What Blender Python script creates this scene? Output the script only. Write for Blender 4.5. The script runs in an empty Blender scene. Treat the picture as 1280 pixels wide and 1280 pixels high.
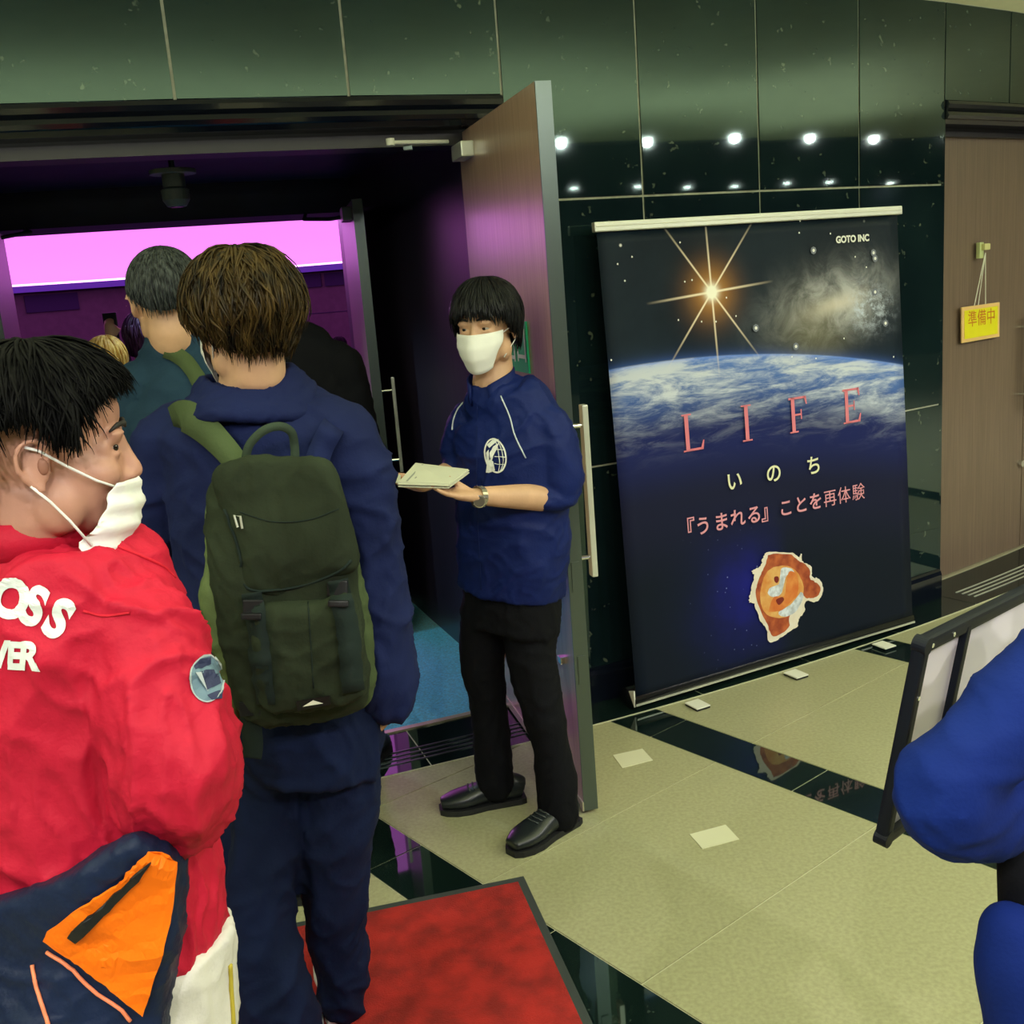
import bpy, bmesh, math, random
import numpy as np
from mathutils import Vector, Matrix, noise
from mathutils.bvhtree import BVHTree

S = bpy.context.scene
COL = S.collection
random.seed(7); np.random.seed(7)
R = math.radians

# ------------------------------------------------------------ camera, world, exposure
F_PX, PITCH, ROLL, CAM_H = 1312.32, R(12.4335), R(-4.5049), 1.62
cx_ = Vector((1, 0, 0)); cy_ = Vector((0, math.sin(PITCH), math.cos(PITCH))); cf_ = Vector((0, math.cos(PITCH), -math.sin(PITCH)))
cX = cx_*math.cos(ROLL) + cy_*math.sin(ROLL)
cY = -cx_*math.sin(ROLL) + cy_*math.cos(ROLL)
cam = bpy.data.cameras.new('camera'); cam_o = bpy.data.objects.new('camera', cam); COL.objects.link(cam_o)
cam.sensor_width = 36; cam.lens = F_PX/1280*36; cam.clip_start = .02
m = Matrix((cX, cY, -cf_)).transposed().to_4x4(); m.translation = (0, 0, CAM_H); cam_o.matrix_world = m
S.camera = cam_o
S.view_settings.view_transform = 'Standard'; S.view_settings.look = 'None'
S.view_settings.exposure = 0.12; S.view_settings.gamma = 1; S.view_settings.use_curve_mapping = False
try:
    S.cycles.use_denoising = True
    S.cycles.max_bounces = 6; S.cycles.diffuse_bounces = 3; S.cycles.glossy_bounces = 4
    S.cycles.sample_clamp_indirect = 6; S.cycles.caustics_reflective = False; S.cycles.caustics_refractive = False
except Exception: pass
w = bpy.data.worlds.new('world'); S.world = w; w.use_nodes = True
w.node_tree.nodes['Background'].inputs[0].default_value = (.10, .13, .2, 1)
w.node_tree.nodes['Background'].inputs[1].default_value = .25

# ring geometry: the building is round, everything sits on circles about CEN
CEN = Vector((-4.468, 14.692, 0)); RW, RB, RT = 12.049, 11.86, 11.711
def pc(r, ph, z=0):
    a = R(ph); return Vector((CEN.x + r*math.sin(a), CEN.y - r*math.cos(a), z))

def lamp(kind, name, loc, energy, color, target=None, **kw):
    l = bpy.data.lights.new(name, kind); l.energy = energy; l.color = color
    for k, v in kw.items(): setattr(l, k, v)
    o = bpy.data.objects.new(name, l); COL.objects.link(o); o.location = loc
    if target is not None: o.rotation_euler = (Vector(target)-Vector(loc)).to_track_quat('-Z', 'Y').to_euler()
    return o
WARM = (1.0, .97, .92)
ROW1 = [(15.9, p) for p in (-3.0, .8, 4.6, 8.4, 12.2, 16.0, 19.8, 23.5, 27.3, 31.1, 35.25, 38.0, 42.4, 46.8, 49.8, 53.5, 57.0, 61.0)]
ROW2 = [(20.3, p) for p in (7, 10, 14, 17, 21, 24, 28.6, 31.2)]+[(20.01, 35.8), (20.35, 38.3), (20.67, 42.95), (21.06, 45.1), (20.77, 49.6), (21.15, 51.7), (21.79, 58.1)]
for r_, ph in ROW1[:15]:                                      # the ring of downlights behind the photographer
    p = pc(r_, ph, 2.585)
    lamp('SPOT', 'downlight_lamp', p, 76, WARM, pc(15.0, ph, 0), spot_size=R(155), spot_blend=.9, shadow_soft_size=.03)
for ph in (12, 22, 32, 42):                                   # second ring
    lamp('SPOT', 'downlight_lamp', pc(20.4, ph, 2.565), 30, WARM, pc(20.2, ph, 0), spot_size=R(140), spot_blend=.8, shadow_soft_size=.035)
for ph in (8, 18, 28, 38):                                    # added area fills without fittings, brightening the foyer ceiling
    p = pc(14.3, ph, 2.0)
    lamp('AREA', 'ceiling_fill', p, 44, (.90, 1.0, .86), p+Vector((0, 0, 1)), shape='RECTANGLE', size=2.6, size_y=1.8)

# ------------------------------------------------------------ materials
def mat(name, col, rough=.6, metal=0, var=0, vscale=8, bump=0, bscale=40, emit=None, estr=1, spec=None, coat=0, sheen=0, stretch=None, col2=None, coord='Object'):
    m = bpy.data.materials.new(name); m.use_nodes = True
    nt = m.node_tree; N = nt.nodes; L = nt.links; b = N['Principled BSDF']
    b.inputs['Base Color'].default_value = (*col, 1); b.inputs['Roughness'].default_value = rough; b.inputs['Metallic'].default_value = metal
    if spec is not None: b.inputs['Specular IOR Level'].default_value = spec
    if coat: b.inputs['Coat Weight'].default_value = coat; b.inputs['Coat Roughness'].default_value = .05
    if sheen: b.inputs['Sheen Weight'].default_value = sheen
    if emit: b.inputs['Emission Color'].default_value = (*emit, 1); b.inputs['Emission Strength'].default_value = estr
    if var or bump:
        tc = N.new('ShaderNodeTexCoord'); mp = N.new('ShaderNodeMapping'); L.new(tc.outputs[coord], mp.inputs[0])
        if stretch: mp.inputs['Scale'].default_value = stretch
    if var:
        n = N.new('ShaderNodeTexNoise'); n.inputs['Scale'].default_value = vscale; n.inputs['Detail'].default_value = 5
        L.new(mp.outputs[0], n.inputs['Vector'])
        r = N.new('ShaderNodeValToRGB'); r.color_ramp.elements[0].position = .35; r.color_ramp.elements[1].position = .65
        c2 = col2 or tuple(min(1, c*(1+var)) for c in col); c1 = col if col2 else tuple(c*(1-var) for c in col)
        r.color_ramp.elements[0].color = (*c1, 1); r.color_ramp.elements[1].color = (*c2, 1)
        L.new(n.outputs['Fac'], r.inputs[0]); L.new(r.outputs[0], b.inputs['Base Color'])
    if bump:
        n = N.new('ShaderNodeTexNoise'); n.inputs['Scale'].default_value = bscale; n.inputs['Detail'].default_value = 4
        L.new(mp.outputs[0], n.inputs['Vector'])
        u = N.new('ShaderNodeBump'); u.inputs['Strength'].default_value = bump; u.inputs['Distance'].default_value = .01
        L.new(n.outputs['Fac'], u.inputs['Height']); L.new(u.outputs[0], b.inputs['Normal'])
    return m
M = {}
def granite(name, base, fleck, rough, sc=1):
    m = mat(name, base, rough, spec=.6, coat=0)
    nt = m.node_tree; N = nt.nodes; L = nt.links; b = N['Principled BSDF']; b.inputs['Specular Tint'].default_value = (.70, .98, .92, 1); b.inputs['Specular IOR Level'].default_value = .75
    tc = N.new('ShaderNodeTexCoord')
    v = N.new('ShaderNodeTexVoronoi'); v.inputs['Scale'].default_value = 15*sc
    nd = N.new('ShaderNodeTexNoise'); nd.inputs['Scale'].default_value = 22*sc; L.new(tc.outputs['Object'], nd.inputs['Vector'])
    va = N.new('ShaderNodeMix'); va.data_type = 'RGBA'; va.blend_type = 'LINEAR_LIGHT'; va.inputs['Factor'].default_value = .05; L.new(tc.outputs['Object'], va.inputs['A']); L.new(nd.outputs['Color'], va.inputs['B']); L.new(va.outputs['Result'], v.inputs['Vector'])
    n = N.new('ShaderNodeTexNoise'); n.inputs['Scale'].default_value = 60*sc; n.inputs['Detail'].default_value = 3; L.new(tc.outputs['Object'], n.inputs['Vector'])
    a = N.new('ShaderNodeMath'); a.operation = 'MULTIPLY_ADD'; L.new(n.outputs['Fac'], a.inputs[0]); a.inputs[1].default_value = .55; L.new(v.outputs['Distance'], a.inputs[2])
    r = N.new('ShaderNodeValToRGB'); e = r.color_ramp.elements
    e[0].position = .33; e[0].color = (*fleck, 1); e[1].position = .41; e[1].color = (*base, 1)
    L.new(a.outputs[0], r.inputs[0])
    n2 = N.new('ShaderNodeTexNoise'); n2.inputs['Scale'].default_value = 3; L.new(tc.outputs['Object'], n2.inputs['Vector'])
    mx = N.new('ShaderNodeMix'); mx.data_type = 'RGBA'; mx.blend_type = 'MULTIPLY'; mx.inputs['Factor'].default_value = .6
    r2 = N.new('ShaderNodeValToRGB'); r2.color_ramp.elements[0].color = (.35, .4, .5, 1); r2.color_ramp.elements[0].position = .35; r2.color_ramp.elements[1].position = .65
    L.new(n2.outputs['Fac'], r2.inputs[0]); L.new(r.outputs[0], mx.inputs['A']); L.new(r2.outputs[0], mx.inputs['B'])
    L.new(mx.outputs['Result'], b.inputs['Base Color'])
    return m
M['tile'] = granite('wall_granite', (.007, .017, .020), (.09, .11, .08), .035)
M['strip'] = granite('floor_granite', (.006, .014, .012), (.03, .045, .035), .03, 1.5)
M['grout'] = mat('grout', (.42, .43, .32), .8, var=.15, vscale=30)
M['floor'] = mat('porcelain_tile', (.34, .335, .195), .36, var=.10, vscale=90, bump=.02, bscale=300, spec=.35)
M['fgrout'] = mat('floor_grout', (.52, .51, .36), .8)
M['ceil'] = mat('ceiling_paint', (.86, .85, .56), .9, var=.03)
M['dark'] = mat('dark_plaster', (.012, .016, .035), .5, var=.2)
M['bulk'] = mat('bulkhead_paint', (.03, .035, .06), .7)
M['black'] = mat('black_lacquer', (.004, .006, .012), .12, spec=.6)
M['frame'] = mat('door_frame_steel', (.012, .010, .013), .4)
M['carpet'] = mat('blue_carpet', (.06, .52, .76), .95, var=.25, vscale=120, bump=.5, bscale=400, sheen=.3)
M['hallcarpet'] = mat('hall_carpet', (.012, .01, .03), .95)
M['hallwall'] = mat('hall_wall', (.055, .035, .045), .85, var=.1)
M['grille'] = mat('grille_cloth', (.01, .005, .03), .9)
M['dome'] = mat('dome_glow', (.5, .3, .5), .9, emit=(.93, .22, .95), estr=1.0)  # emission put into the dome in place of pink cove light on it
M['covestrip'] = mat('cove_strip', (1, .7, 1), .5, emit=(1, .55, 1), estr=2.2)
M['ledge'] = mat('hall_ledge', (.10, .08, .35), .7)
M['steel'] = mat('brushed_steel', (.42, .43, .38), .32, metal=.9, bump=.05, bscale=200, stretch=(1, 1, .02))
M['chrome'] = mat('chrome', (.75, .76, .74), .15, metal=1)
M['alu'] = mat('aluminium', (.62, .64, .55), .35, metal=.5)
M['brass'] = mat('pale_metal_strip', (.55, .52, .36), .4, metal=.5)
M['edge'] = mat('door_edge_metal', (.12, .15, .14), .3, metal=.8)
M['whitepaint'] = mat('white_print', (.80, .82, .78), .5)
M['white'] = mat('white_plastic', (.75, .76, .66), .45)
M['lampglow2'] = mat('lamp_lens_far', (1, 1, 1), .5, emit=(1, .98, .92), estr=150)
M['greypaint'] = mat('grey_lamp_paint', (.16, .20, .19), .45)
M['lampglow'] = mat('lamp_lens', (1, 1, 1), .5, emit=(1, .98, .92), estr=70)
def wood(name, c1, c2, rough=.35):
    m = mat(name, c1, rough, spec=.5)
    nt = m.node_tree; N = nt.nodes; L = nt.links; b = N['Principled BSDF']
    tc = N.new('ShaderNodeTexCoord'); mp = N.new('ShaderNodeMapping'); mp.inputs['Scale'].default_value = (60, 60, 1.6)
    L.new(tc.outputs['Object'], mp.inputs[0])
    n = N.new('ShaderNodeTexNoise'); n.inputs['Scale'].default_value = 1.5; n.inputs['Detail'].default_value = 8; n.inputs['Roughness'].default_value = .65
    L.new(mp.outputs[0], n.inputs['Vector'])
    r = N.new('ShaderNodeValToRGB'); r.color_ramp.elements[0].position = .3; r.color_ramp.elements[1].position = .7
    r.color_ramp.elements[0].color = (*c1, 1); r.color_ramp.elements[1].color = (*c2, 1)
    L.new(n.outputs['Fac'], r.inputs[0]); L.new(r.outputs[0], b.inputs['Base Color'])
    return m
M['wood'] = wood('wood_veneer', (.14, .098, .070), (.21, .15, .11))
M['woodlit'] = wood('wood_veneer_lit', (.42, .27, .19), (.58, .39, .28))  # same veneer, with the light on the open leaf put into its colour
_b = M['woodlit'].node_tree.nodes['Principled BSDF']; _b.inputs['Coat Weight'].default_value = .6; _b.inputs['Coat Roughness'].default_value = .2; _b.inputs['Coat IOR'].default_value = 1.6
M['wooddark'] = wood('dark_panel', (.02, .016, .03), (.04, .03, .05), .3)

# ------------------------------------------------------------ mesh helpers
def mesh_obj(name, verts, faces, material, parent=None, smooth=False, mats=None, midx=None):
    me = bpy.data.meshes.new(name); me.from_pydata([tuple(v) for v in verts], [], [tuple(f) for f in faces])
    bm = bmesh.new(); bm.from_mesh(me); bmesh.ops.recalc_face_normals(bm, faces=bm.faces); bm.to_mesh(me); bm.free()
    me.update()
    if material: me.materials.append(material)
    if smooth: me.polygons.foreach_set('use_smooth', [True]*len(me.polygons))
    o = bpy.data.objects.new(name, me); COL.objects.link(o)
    if parent: o.parent = parent
    return o
def add(name, me, parent=None):
    o = bpy.data.objects.new(name, me); COL.objects.link(o)
    if parent: o.parent = parent
    return o
def thing(name, label, cat, group=None):
    o = bpy.data.objects.new(name, None); COL.objects.link(o); o.empty_display_size = .1
    o['label'] = label; o['category'] = cat
    if group: o['group'] = group
    return o
def tag(o, label, cat, group=None):
    o['label'] = label; o['category'] = cat
    if group: o['group'] = group
    return o
def struct(o): o['kind'] = 'structure'; return o
def shift_origin(o, loc):
    """move a top-level empty to its base while its (world-space) children stay put"""
    loc = Vector(loc); o.location = loc
    for c in o.children: c.location = c.location - loc

class MB:
    """collects simple shapes, linked as one mesh"""
    def __init__(s): s.v = []; s.f = []
    def addm(s, v, f):
        k = len(s.v); s.v += [Vector(x) for x in v]; s.f += [tuple(i+k for i in q) for q in f]; return s
    def hexa(s, p):      # 8 points: bottom ring 0-3, top ring 4-7
        return s.addm(p, [(0, 3, 2, 1), (4, 5, 6, 7), (0, 1, 5, 4), (1, 2, 6, 5), (2, 3, 7, 6), (3, 0, 4, 7)])
    def obox(s, o, x, y, z):   # corner + three edge vectors
        o, x, y, z = map(Vector, (o, x, y, z)); return s.hexa([o, o+x, o+x+y, o+y, o+z, o+x+z, o+x+y+z, o+y+z])
    def cbox(s, c, x, y, z):   # centre + three full edge vectors
        c, x, y, z = map(Vector, (c, x, y, z)); return s.obox(c-(x+y+z)/2, x, y, z)
    def tube(s, pts, r, n=10, flat=None, caps=True):
        pts = [Vector(p) for p in pts]; rr = r if isinstance(r, (list, tuple)) else [r]*len(pts)
        rings = []; up = None
        for i, p in enumerate(pts):
            t = (pts[min(i+1, len(pts)-1)]-pts[max(i-1, 0)]).normalized()
            if up is None:
                a = Vector((0, 0, 1)) if abs(t.z) < .9 else Vector((1, 0, 0)); up = (a - t*a.dot(t)).normalized()
            else: up = (up - t*up.dot(t)).normalized()
            sd = t.cross(up); q = rr[i]; q2 = q*(flat or 1)
            rings.append([p + sd*math.cos(2*math.pi*k/n)*q + up*math.sin(2*math.pi*k/n)*q2 for k in range(n)])
        v = [x for ring in rings for x in ring]; f = []
        for i in range(len(pts)-1):
            for k in range(n): f.append((i*n+k, i*n+(k+1) % n, (i+1)*n+(k+1) % n, (i+1)*n+k))
        if caps: f.append(tuple(range(n))[::-1]); f.append(tuple((len(pts)-1)*n+k for k in range(n)))
        return s.addm(v, f)
    def ell(s, c, r, rot=None, n=16, m_=10):
        c = Vector(c); v = [Vector((0, 0, 1))]; 
        for i in range(1, m_):
            a = math.pi*i/m_
            for k in range(n): b = 2*math.pi*k/n; v.append(Vector((math.sin(a)*math.cos(b), math.sin(a)*math.sin(b), math.cos(a))))
        v.append(Vector((0, 0, -1))); f = []
        for k in range(n):
            f.append((0, 1+k, 1+(k+1) % n)); f.append((len(v)-1, 1+(m_-2)*n+(k+1) % n, 1+(m_-2)*n+k))
        for i in range(m_-2):
            for k in range(n): f.append((1+i*n+k, 1+(i+1)*n+k, 1+(i+1)*n+(k+1) % n, 1+i*n+(k+1) % n))
        v = [Vector((x.x*r[0], x.y*r[1], x.z*r[2])) for x in v]
        if rot: v = [rot @ x for x in v]
        return s.addm([c+x for x in v], f)
    def disc(s, c, axis, r, h, n=24):
        axis = Vector(axis).normalized(); return s.tube([Vector(c), Vector(c)+axis*h], r, n)
    def build(s, name, material, parent=None, smooth=False, bevel=0):
        o = mesh_obj(name, s.v, s.f, material, parent, smooth)
        if bevel:
            bm = bmesh.new(); bm.from_mesh(o.data)
            es = [e for e in bm.edges if len(e.link_faces) == 2 and e.calc_face_angle(0) > .6]
            bmesh.ops.bevel(bm, geom=es, offset=bevel, segments=2, profile=.7, affect='EDGES'); bm.to_mesh(o.data); bm.free()
        return o
def ringslab(r0, r1, p0, p1, z0, z1, step=1.0):
    """curved slab between two radii and two angles"""
    n = max(1, int(round(abs(p1-p0)/step))); mb = MB(); v = []; f = []
    for i in range(n+1):
        ph = p0+(p1-p0)*i/n
        v += [pc(r0, ph, z0), pc(r1, ph, z0), pc(r1, ph, z1), pc(r0, ph, z1)]
    for i in range(n):
        for k in range(4): f.append((i*4+k, i*4+(k+1) % 4, i*4+4+(k+1) % 4, i*4+4+k))
    f += [(0, 3, 2, 1), (n*4, n*4+1, n*4+2, n*4+3)]
    return mb.addm(v, f)

def ray(px, py):
    px = float(px); py = float(py)
    return ((px-640)/F_PX*cX + (640-py)/F_PX*cY + cf_)
def at(px, py, Y):
    """world point that lies Y metres in front of the photographer on the sight line of a pixel of the photograph"""
    d = ray(px, py); return Vector((0, 0, CAM_H)) + d*(float(Y)/d.y)
def ms(px, py, Y):
    """metres per pixel there"""
    return (Y/ray(px, py).y)/F_PX
def smooth_curve(pts, n=6):
    """Catmull-Rom through rows of numbers"""
    P = [np.array([float(x) for x in p]) for p in pts]; P = [2*P[0]-P[1]]+P+[2*P[-1]-P[-2]]; out = []
    for i in range(1, len(P)-2):
        for k in range(n):
            t = k/n; a, b, c, d = P[i-1:i+3]
            out.append(.5*((2*b)+(-a+c)*t+(2*a-5*b+4*c-d)*t*t+(-a+3*b-3*c+d)*t**3))
    out.append(P[-2]); return out
def loft(mb, rings, n=28, sub=4, power=2.3):
    """rings: (centre Vector, side Vector (unit), half width, half depth). closed, with rounded ends"""
    rows = [[*r[0], *r[1], r[2], r[3]] for r in rings]
    C_ = smooth_curve(rows, sub) if sub > 1 else [np.array(r, float) for r in rows]
    V = []; F = []
    k = len(C_)
    for i, q in enumerate(C_):
        c = Vector(q[:3]); t = Vector(C_[min(i+1, k-1)][:3])-Vector(C_[max(i-1, 0)][:3]); t.normalize()
        sd = Vector(q[3:6]); sd = (sd-t*sd.dot(t)).normalized(); dp = t.cross(sd)
        for j in range(n):
            a = 2*math.pi*j/n; ca, sa = math.cos(a), math.sin(a)
            x = math.copysign(abs(ca)**(2/power), ca)*q[6]; y = math.copysign(abs(sa)**(2/power), sa)*q[7]
            V.append(c+sd*x+dp*y)
    for i in range(k-1):
        for j in range(n): F.append((i*n+j, i*n+(j+1) % n, (i+1)*n+(j+1) % n, (i+1)*n+j))
    F.append(tuple(range(n))[::-1]); F.append(tuple((k-1)*n+j for j in range(n)))
    mb.addm(V, F)
def limb(mb, pts, n=16, sub=5, flat=1):
    """pts: (Vector, radius)"""
    rows = smooth_curve([[*p[0], p[1]] for p in pts], sub)
    mb.tube([Vector(q[:3]) for q in rows], [max(.001, q[3]) for q in rows], n, flat=flat)
    mb.ell(pts[0][0], (pts[0][1],)*3, n=12, m_=8); mb.ell(pts[-1][0], (pts[-1][1],)*3, n=12, m_=8)
def fuse(name, mb, material, parent, voxel=.006, smooth=6, displace=None):
    """melt overlapping closed shapes into one continuous surface"""
    me = bpy.data.meshes.new(name); me.from_pydata([tuple(v) for v in mb.v], [], mb.f)
    bm = bmesh.new(); bm.from_mesh(me); bmesh.ops.recalc_face_normals(bm, faces=bm.faces); bm.to_mesh(me); bm.free()
    o = bpy.data.objects.new(name, me); COL.objects.link(o)
    r = o.modifiers.new('r', 'REMESH'); r.mode = 'VOXEL'; r.voxel_size = voxel; r.use_smooth_shade = True
    if smooth:
        s = o.modifiers.new('s', 'SMOOTH'); s.factor = .5; s.iterations = smooth
    dg = bpy.context.evaluated_depsgraph_get(); dg.update()
    me2 = bpy.data.meshes.new_from_object(o.evaluated_get(dg)); me2.name = name
    o.modifiers.clear(); o.data = me2; bpy.data.meshes.remove(me)
    if displace:
        n = len(me2.vertices); co = np.empty(n*3, 'f'); me2.vertices.foreach_get('co', co)
        no = np.empty(n*3, 'f'); me2.vertices.foreach_get('normal', no)
        co = co.reshape(-1, 3); no = no.reshape(-1, 3)
        d = displace(co); co = co + no*d[:, None]
        me2.vertices.foreach_set('co', co.astype('f').ravel()); me2.update()
    me2.materials.clear(); me2.materials.append(material)
    me2.polygons.foreach_set('use_smooth', [True]*len(me2.polygons)); me2.update()
    if parent: o.parent = parent
    return o
def folds(amp, sc, seed=0, extra=None):
    """cloth creases: three octaves of ridged noise, stretched along the limb"""
    sc = Vector(sc); off = Vector((seed*3.1, seed*1.7, seed*2.3)); N_ = noise.noise
    def f(co):
        out = np.empty(len(co))
        for i, c in enumerate(co):
            p = Vector((c[0]*sc.x, c[1]*sc.y, c[2]*sc.z))+off
            p = p+Vector((N_(p*.6)*1.2, N_(p*.6+Vector((9, 2, 4)))*1.2, N_(p*.6+Vector((3, 7, 5)))*.8))
            a = max(0, 1-abs(N_(p))*2.4); b = max(0, 1-abs(N_(p*2.1+Vector((5, 3, 1))))*2.4); d = max(0, 1-abs(N_(p*4.3))*2.4)
            out[i] = a*a*.8+b*b*.45+d*d*.14+N_(p*.5)*.5
        out = (out-out.mean())*amp
        if extra is not None: out += extra(co)
        return out
    return f
def pillow(mb, outline, thick, toward, rings=6, back=.15, power=2.2):
    """closed cushion over an outline of world points, swelling along 'toward'"""
    P = [Vector(p) for p in outline]; c = sum(P, Vector())/len(P); t = Vector(toward).normalized(); n = len(P)
    V = []; F = []
    for i in range(rings+1):
        a = math.pi/2*i/rings; k = math.cos(a)**(2/power); h = math.sin(a)**(2/power)
        k = max(k, .02)
        V += [c+(p-c)*k+t*h*thick for p in P]
    for i in range(1, rings+1):
        a = math.pi/2*i/rings; k = max(math.cos(a)**(2/power), .02); h = math.sin(a)**(2/power)
        V += [c+(p-c)*k-t*h*thick*back for p in P]
    def q(i, j): return i*n+j % n
    for i in range(rings):
        for j in range(n): F.append((q(i, j), q(i, j+1), q(i+1, j+1), q(i+1, j)))
    F.append(tuple(q(rings, j) for j in range(n)))
    prev = 0
    for i in range(rings+1, 2*rings+1):
        for j in range(n): F.append((q(prev, j+1), q(prev, j), q(i, j), q(i, j+1)))
        prev = i
    F.append(tuple(q(prev, n-1-j) for j in range(n)))
    mb.addm(V, F); return mb
def outline_pts(pts, Y, n=5, closed=True):
    """smooth closed curve through pixel points (px, py[, Y])"""
    P = [(p[0], p[1], p[2] if len(p) > 2 else Y) for p in pts]
    if n > 1:
        Q = P[-2:]+P+P[:2]; out = []
        A = [np.array(p, float) for p in Q]
        for i in range(2, len(A)-2):
            a, b, c, d = A[i-1], A[i], A[i+1], A[i+2] if i+2 < len(A) else A[i+1]
            for k in range(n):
                t = k/n; out.append(.5*((2*b)+(-a+c)*t+(2*a-5*b+4*c-d)*t*t+(-a+3*b-3*c+d)*t**3))
        P = out
    return [at(*p) for p in P]
_fonts = {}
def text_mesh(s, size, extrude=.0, bold=0, align='CENTER', spacing=1):
    """flat lettering as mesh data in the XY plane"""
    cu = bpy.data.curves.new('txt', 'FONT'); cu.body = s; cu.size = size; cu.align_x = align; cu.align_y = 'CENTER'
    cu.extrude = extrude; cu.offset = bold; cu.space_character = spacing
    o = bpy.data.objects.new('txt', cu); COL.objects.link(o)
    dg = bpy.context.evaluated_depsgraph_get(); dg.update()
    me = bpy.data.meshes.new_from_object(o.evaluated_get(dg)); bpy.data.objects.remove(o); bpy.data.curves.remove(cu)
    v = [x.co.copy() for x in me.vertices]; f = [tuple(p.vertices) for p in me.polygons]; bpy.data.meshes.remove(me)
    return v, f
def frame_text(name, s, size, origin, x, y, material, parent, bold=0, lift=.001, spacing=1):
    v, f = text_mesh(s, size, bold=bold, spacing=spacing)
    x = Vector(x).normalized(); y = Vector(y).normalized(); z = x.cross(y)
    o = mesh_obj(name, [Vector(origin)+x*p.x+y*p.y+z*lift for p in v], f, material, parent)
    return o
def bvh_of(o):
    me = o.data; return BVHTree.FromPolygons([v.co.copy() for v in me.vertices], [tuple(p.vertices) for p in me.polygons])
def drape(bvh, pts, direction, lift):
    """lay points on a surface along a direction"""
    d = Vector(direction).normalized(); out = []
    for p in pts:
        h = bvh.ray_cast(p-d*.4, d, .9)
        if h[0] is None: h = bvh.find_nearest(p); out.append(h[0]+h[1]*lift)
        else: out.append(h[0]+h[1]*lift*(1 if h[1].dot(d) < 0 else -1))
    return out
def fine(v, f, ln):
    """split faces until edges are short, so a print can follow a curved surface"""
    bm = bmesh.new(); vs = [bm.verts.new(x) for x in v]
    for q in f:
        try: bm.faces.new([vs[i] for i in q])
        except ValueError: pass
    bmesh.ops.triangulate(bm, faces=bm.faces)
    for _ in range(4):
        es = [e for e in bm.edges if e.calc_length() > ln]
        if not es: break
        bmesh.ops.subdivide_edges(bm, edges=es, cuts=1); bmesh.ops.triangulate(bm, faces=bm.faces)
    bm.verts.index_update()
    V = [x.co.copy() for x in bm.verts]; F = [tuple(x.index for x in q.verts) for q in bm.faces]; bm.free(); return V, F
def pixel_print(name, polys, surf_bvh, Y, material, parent, lift=.0015, ln=.01):
    """flat print (pixel polygons) laid on a garment at distance Y"""
    V = []; F = []
    for poly in polys:
        k = len(V); V += [at(p[0], p[1], Y) for p in poly]; F.append(tuple(range(k, len(V))))
    V, F = fine(V, F, ln); c = sum(V, Vector())/len(V)
    V = drape(surf_bvh, V, (c-Vector((0, 0, CAM_H))), lift)
    return mesh_obj(name, V, F, material, parent)

# ------------------------------------------------------------ the setting
TH = R(51.42); E2 = Vector((math.sin(TH), math.cos(TH), 0)); E1 = Vector((math.cos(TH), -math.sin(TH), 0))
fl = struct(ringslab(11.6, 22.2, -30, 75, -.06, -.003, 3).build('floor', M['fgrout']))
G = .0025
def floor_piece(u0, u1, v0, v1, name, material):
    c = E1*(u0+u1)/2+E2*(v0+v1)/2
    if not (-3.6 < c.x < 4.6 and -1.2 < c.y < 6.2): return
    if (c-CEN).length < RW-.45: return
    MB().obox(E1*(u0+G)+E2*(v0+G)+Vector((0, 0, -.004)), E1*(u1-u0-2*G), E2*(v1-v0-2*G), (0, 0, .004)).build(name, material, fl)
V0, PER, SW, TW = 1.315, 1.182, .191, .60
for j in range(-4, 6):
    v = V0+PER*j
    for i in range(-12, 9):
        u = -2.144+TW*i
        floor_piece(u, u+TW, v+SW, v+PER, 'floor_tile', M['floor'])
        floor_piece(u-.3, u-.3+TW, v, v+SW, 'granite_strip', M['strip'])

# marble band at the foot of the round wall, one stone per tile column
band = [9.65, 12.25, 14.84, 17.43, 20.0, 22.35, 25.3, 27.9, 30.4, 33.02, 37.9, 41.9, 44.5]
bd = struct(ringslab(RT, RW-.004, band[0]+.03, band[-1]-.03, -.05, .0005, 1.3).build('trim_1', M['fgrout']))
for a, b in zip(band, band[1:]):
    ringslab(RT+.01, RW-.002, a+.012, b-.012, -.02, .003, .65).build('marble_stone', M['strip'], bd)
ringslab(RW-.006, RW+.003, band[0], band[-1], -.01, .0026, .65).build('edge_joint', M['fgrout'], bd)
for a, b in ((14.6, 21.9), (33.45, 41.2)):
    for r_ in (11.885, 11.917, 11.949, 11.98):
        ringslab(r_-.0035, r_+.0035, a, b, 0, .006, .65).build('groove_strip', M['alu'] if a > 30 else M['edge'], bd)

JT = [9.65, 12.25, 14.84, 17.43, 20.0, 22.53, 25.11, 27.72, 30.34, 32.98, 35.39, 37.98, 40.6, 43.2]
wf = ringslab(RB-.25, RB-.006, 22.32, 32.98, 0, 2.62, 1.3)
for a, b in ((9.65, 22.32), (32.98, 43.2)):
    q = ringslab(RB-.25, RB-.006, a, b, 2.2, 2.62, 1.3); wf.addm(q.v, q.f)
for a, b in ((9.65, 12.6), (42.3, 43.2)):
    q = ringslab(RB-.25, RB-.006, a, b, 0, 2.25, 1.3); wf.addm(q.v, q.f)
wf = struct(wf.build('wall_front', M['grout']))
def wall_tile(p0, p1, z0, z1):
    g = .022; q = []
    for z in (z0+.0035, z1-.0035):
        q += [pc(RB-.02, p0+g, z), pc(RB, p0+g, z), pc(RB, p1-g, z), pc(RB-.02, p1-g, z)]
    MB().hexa(q).build('wall_tile', M['tile'], wf, bevel=.0012)
for i, (a, b) in enumerate(zip(JT, JT[1:])):
    rows = [(0, .92), (.92, 1.88), (1.88, 2.62)] if (a > 22 and b < 33.1) or a < 12 or a > 42 else [(2.225, 2.62)]
    for z0, z1 in rows: wall_tile(a, b, z0, z1)
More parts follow.
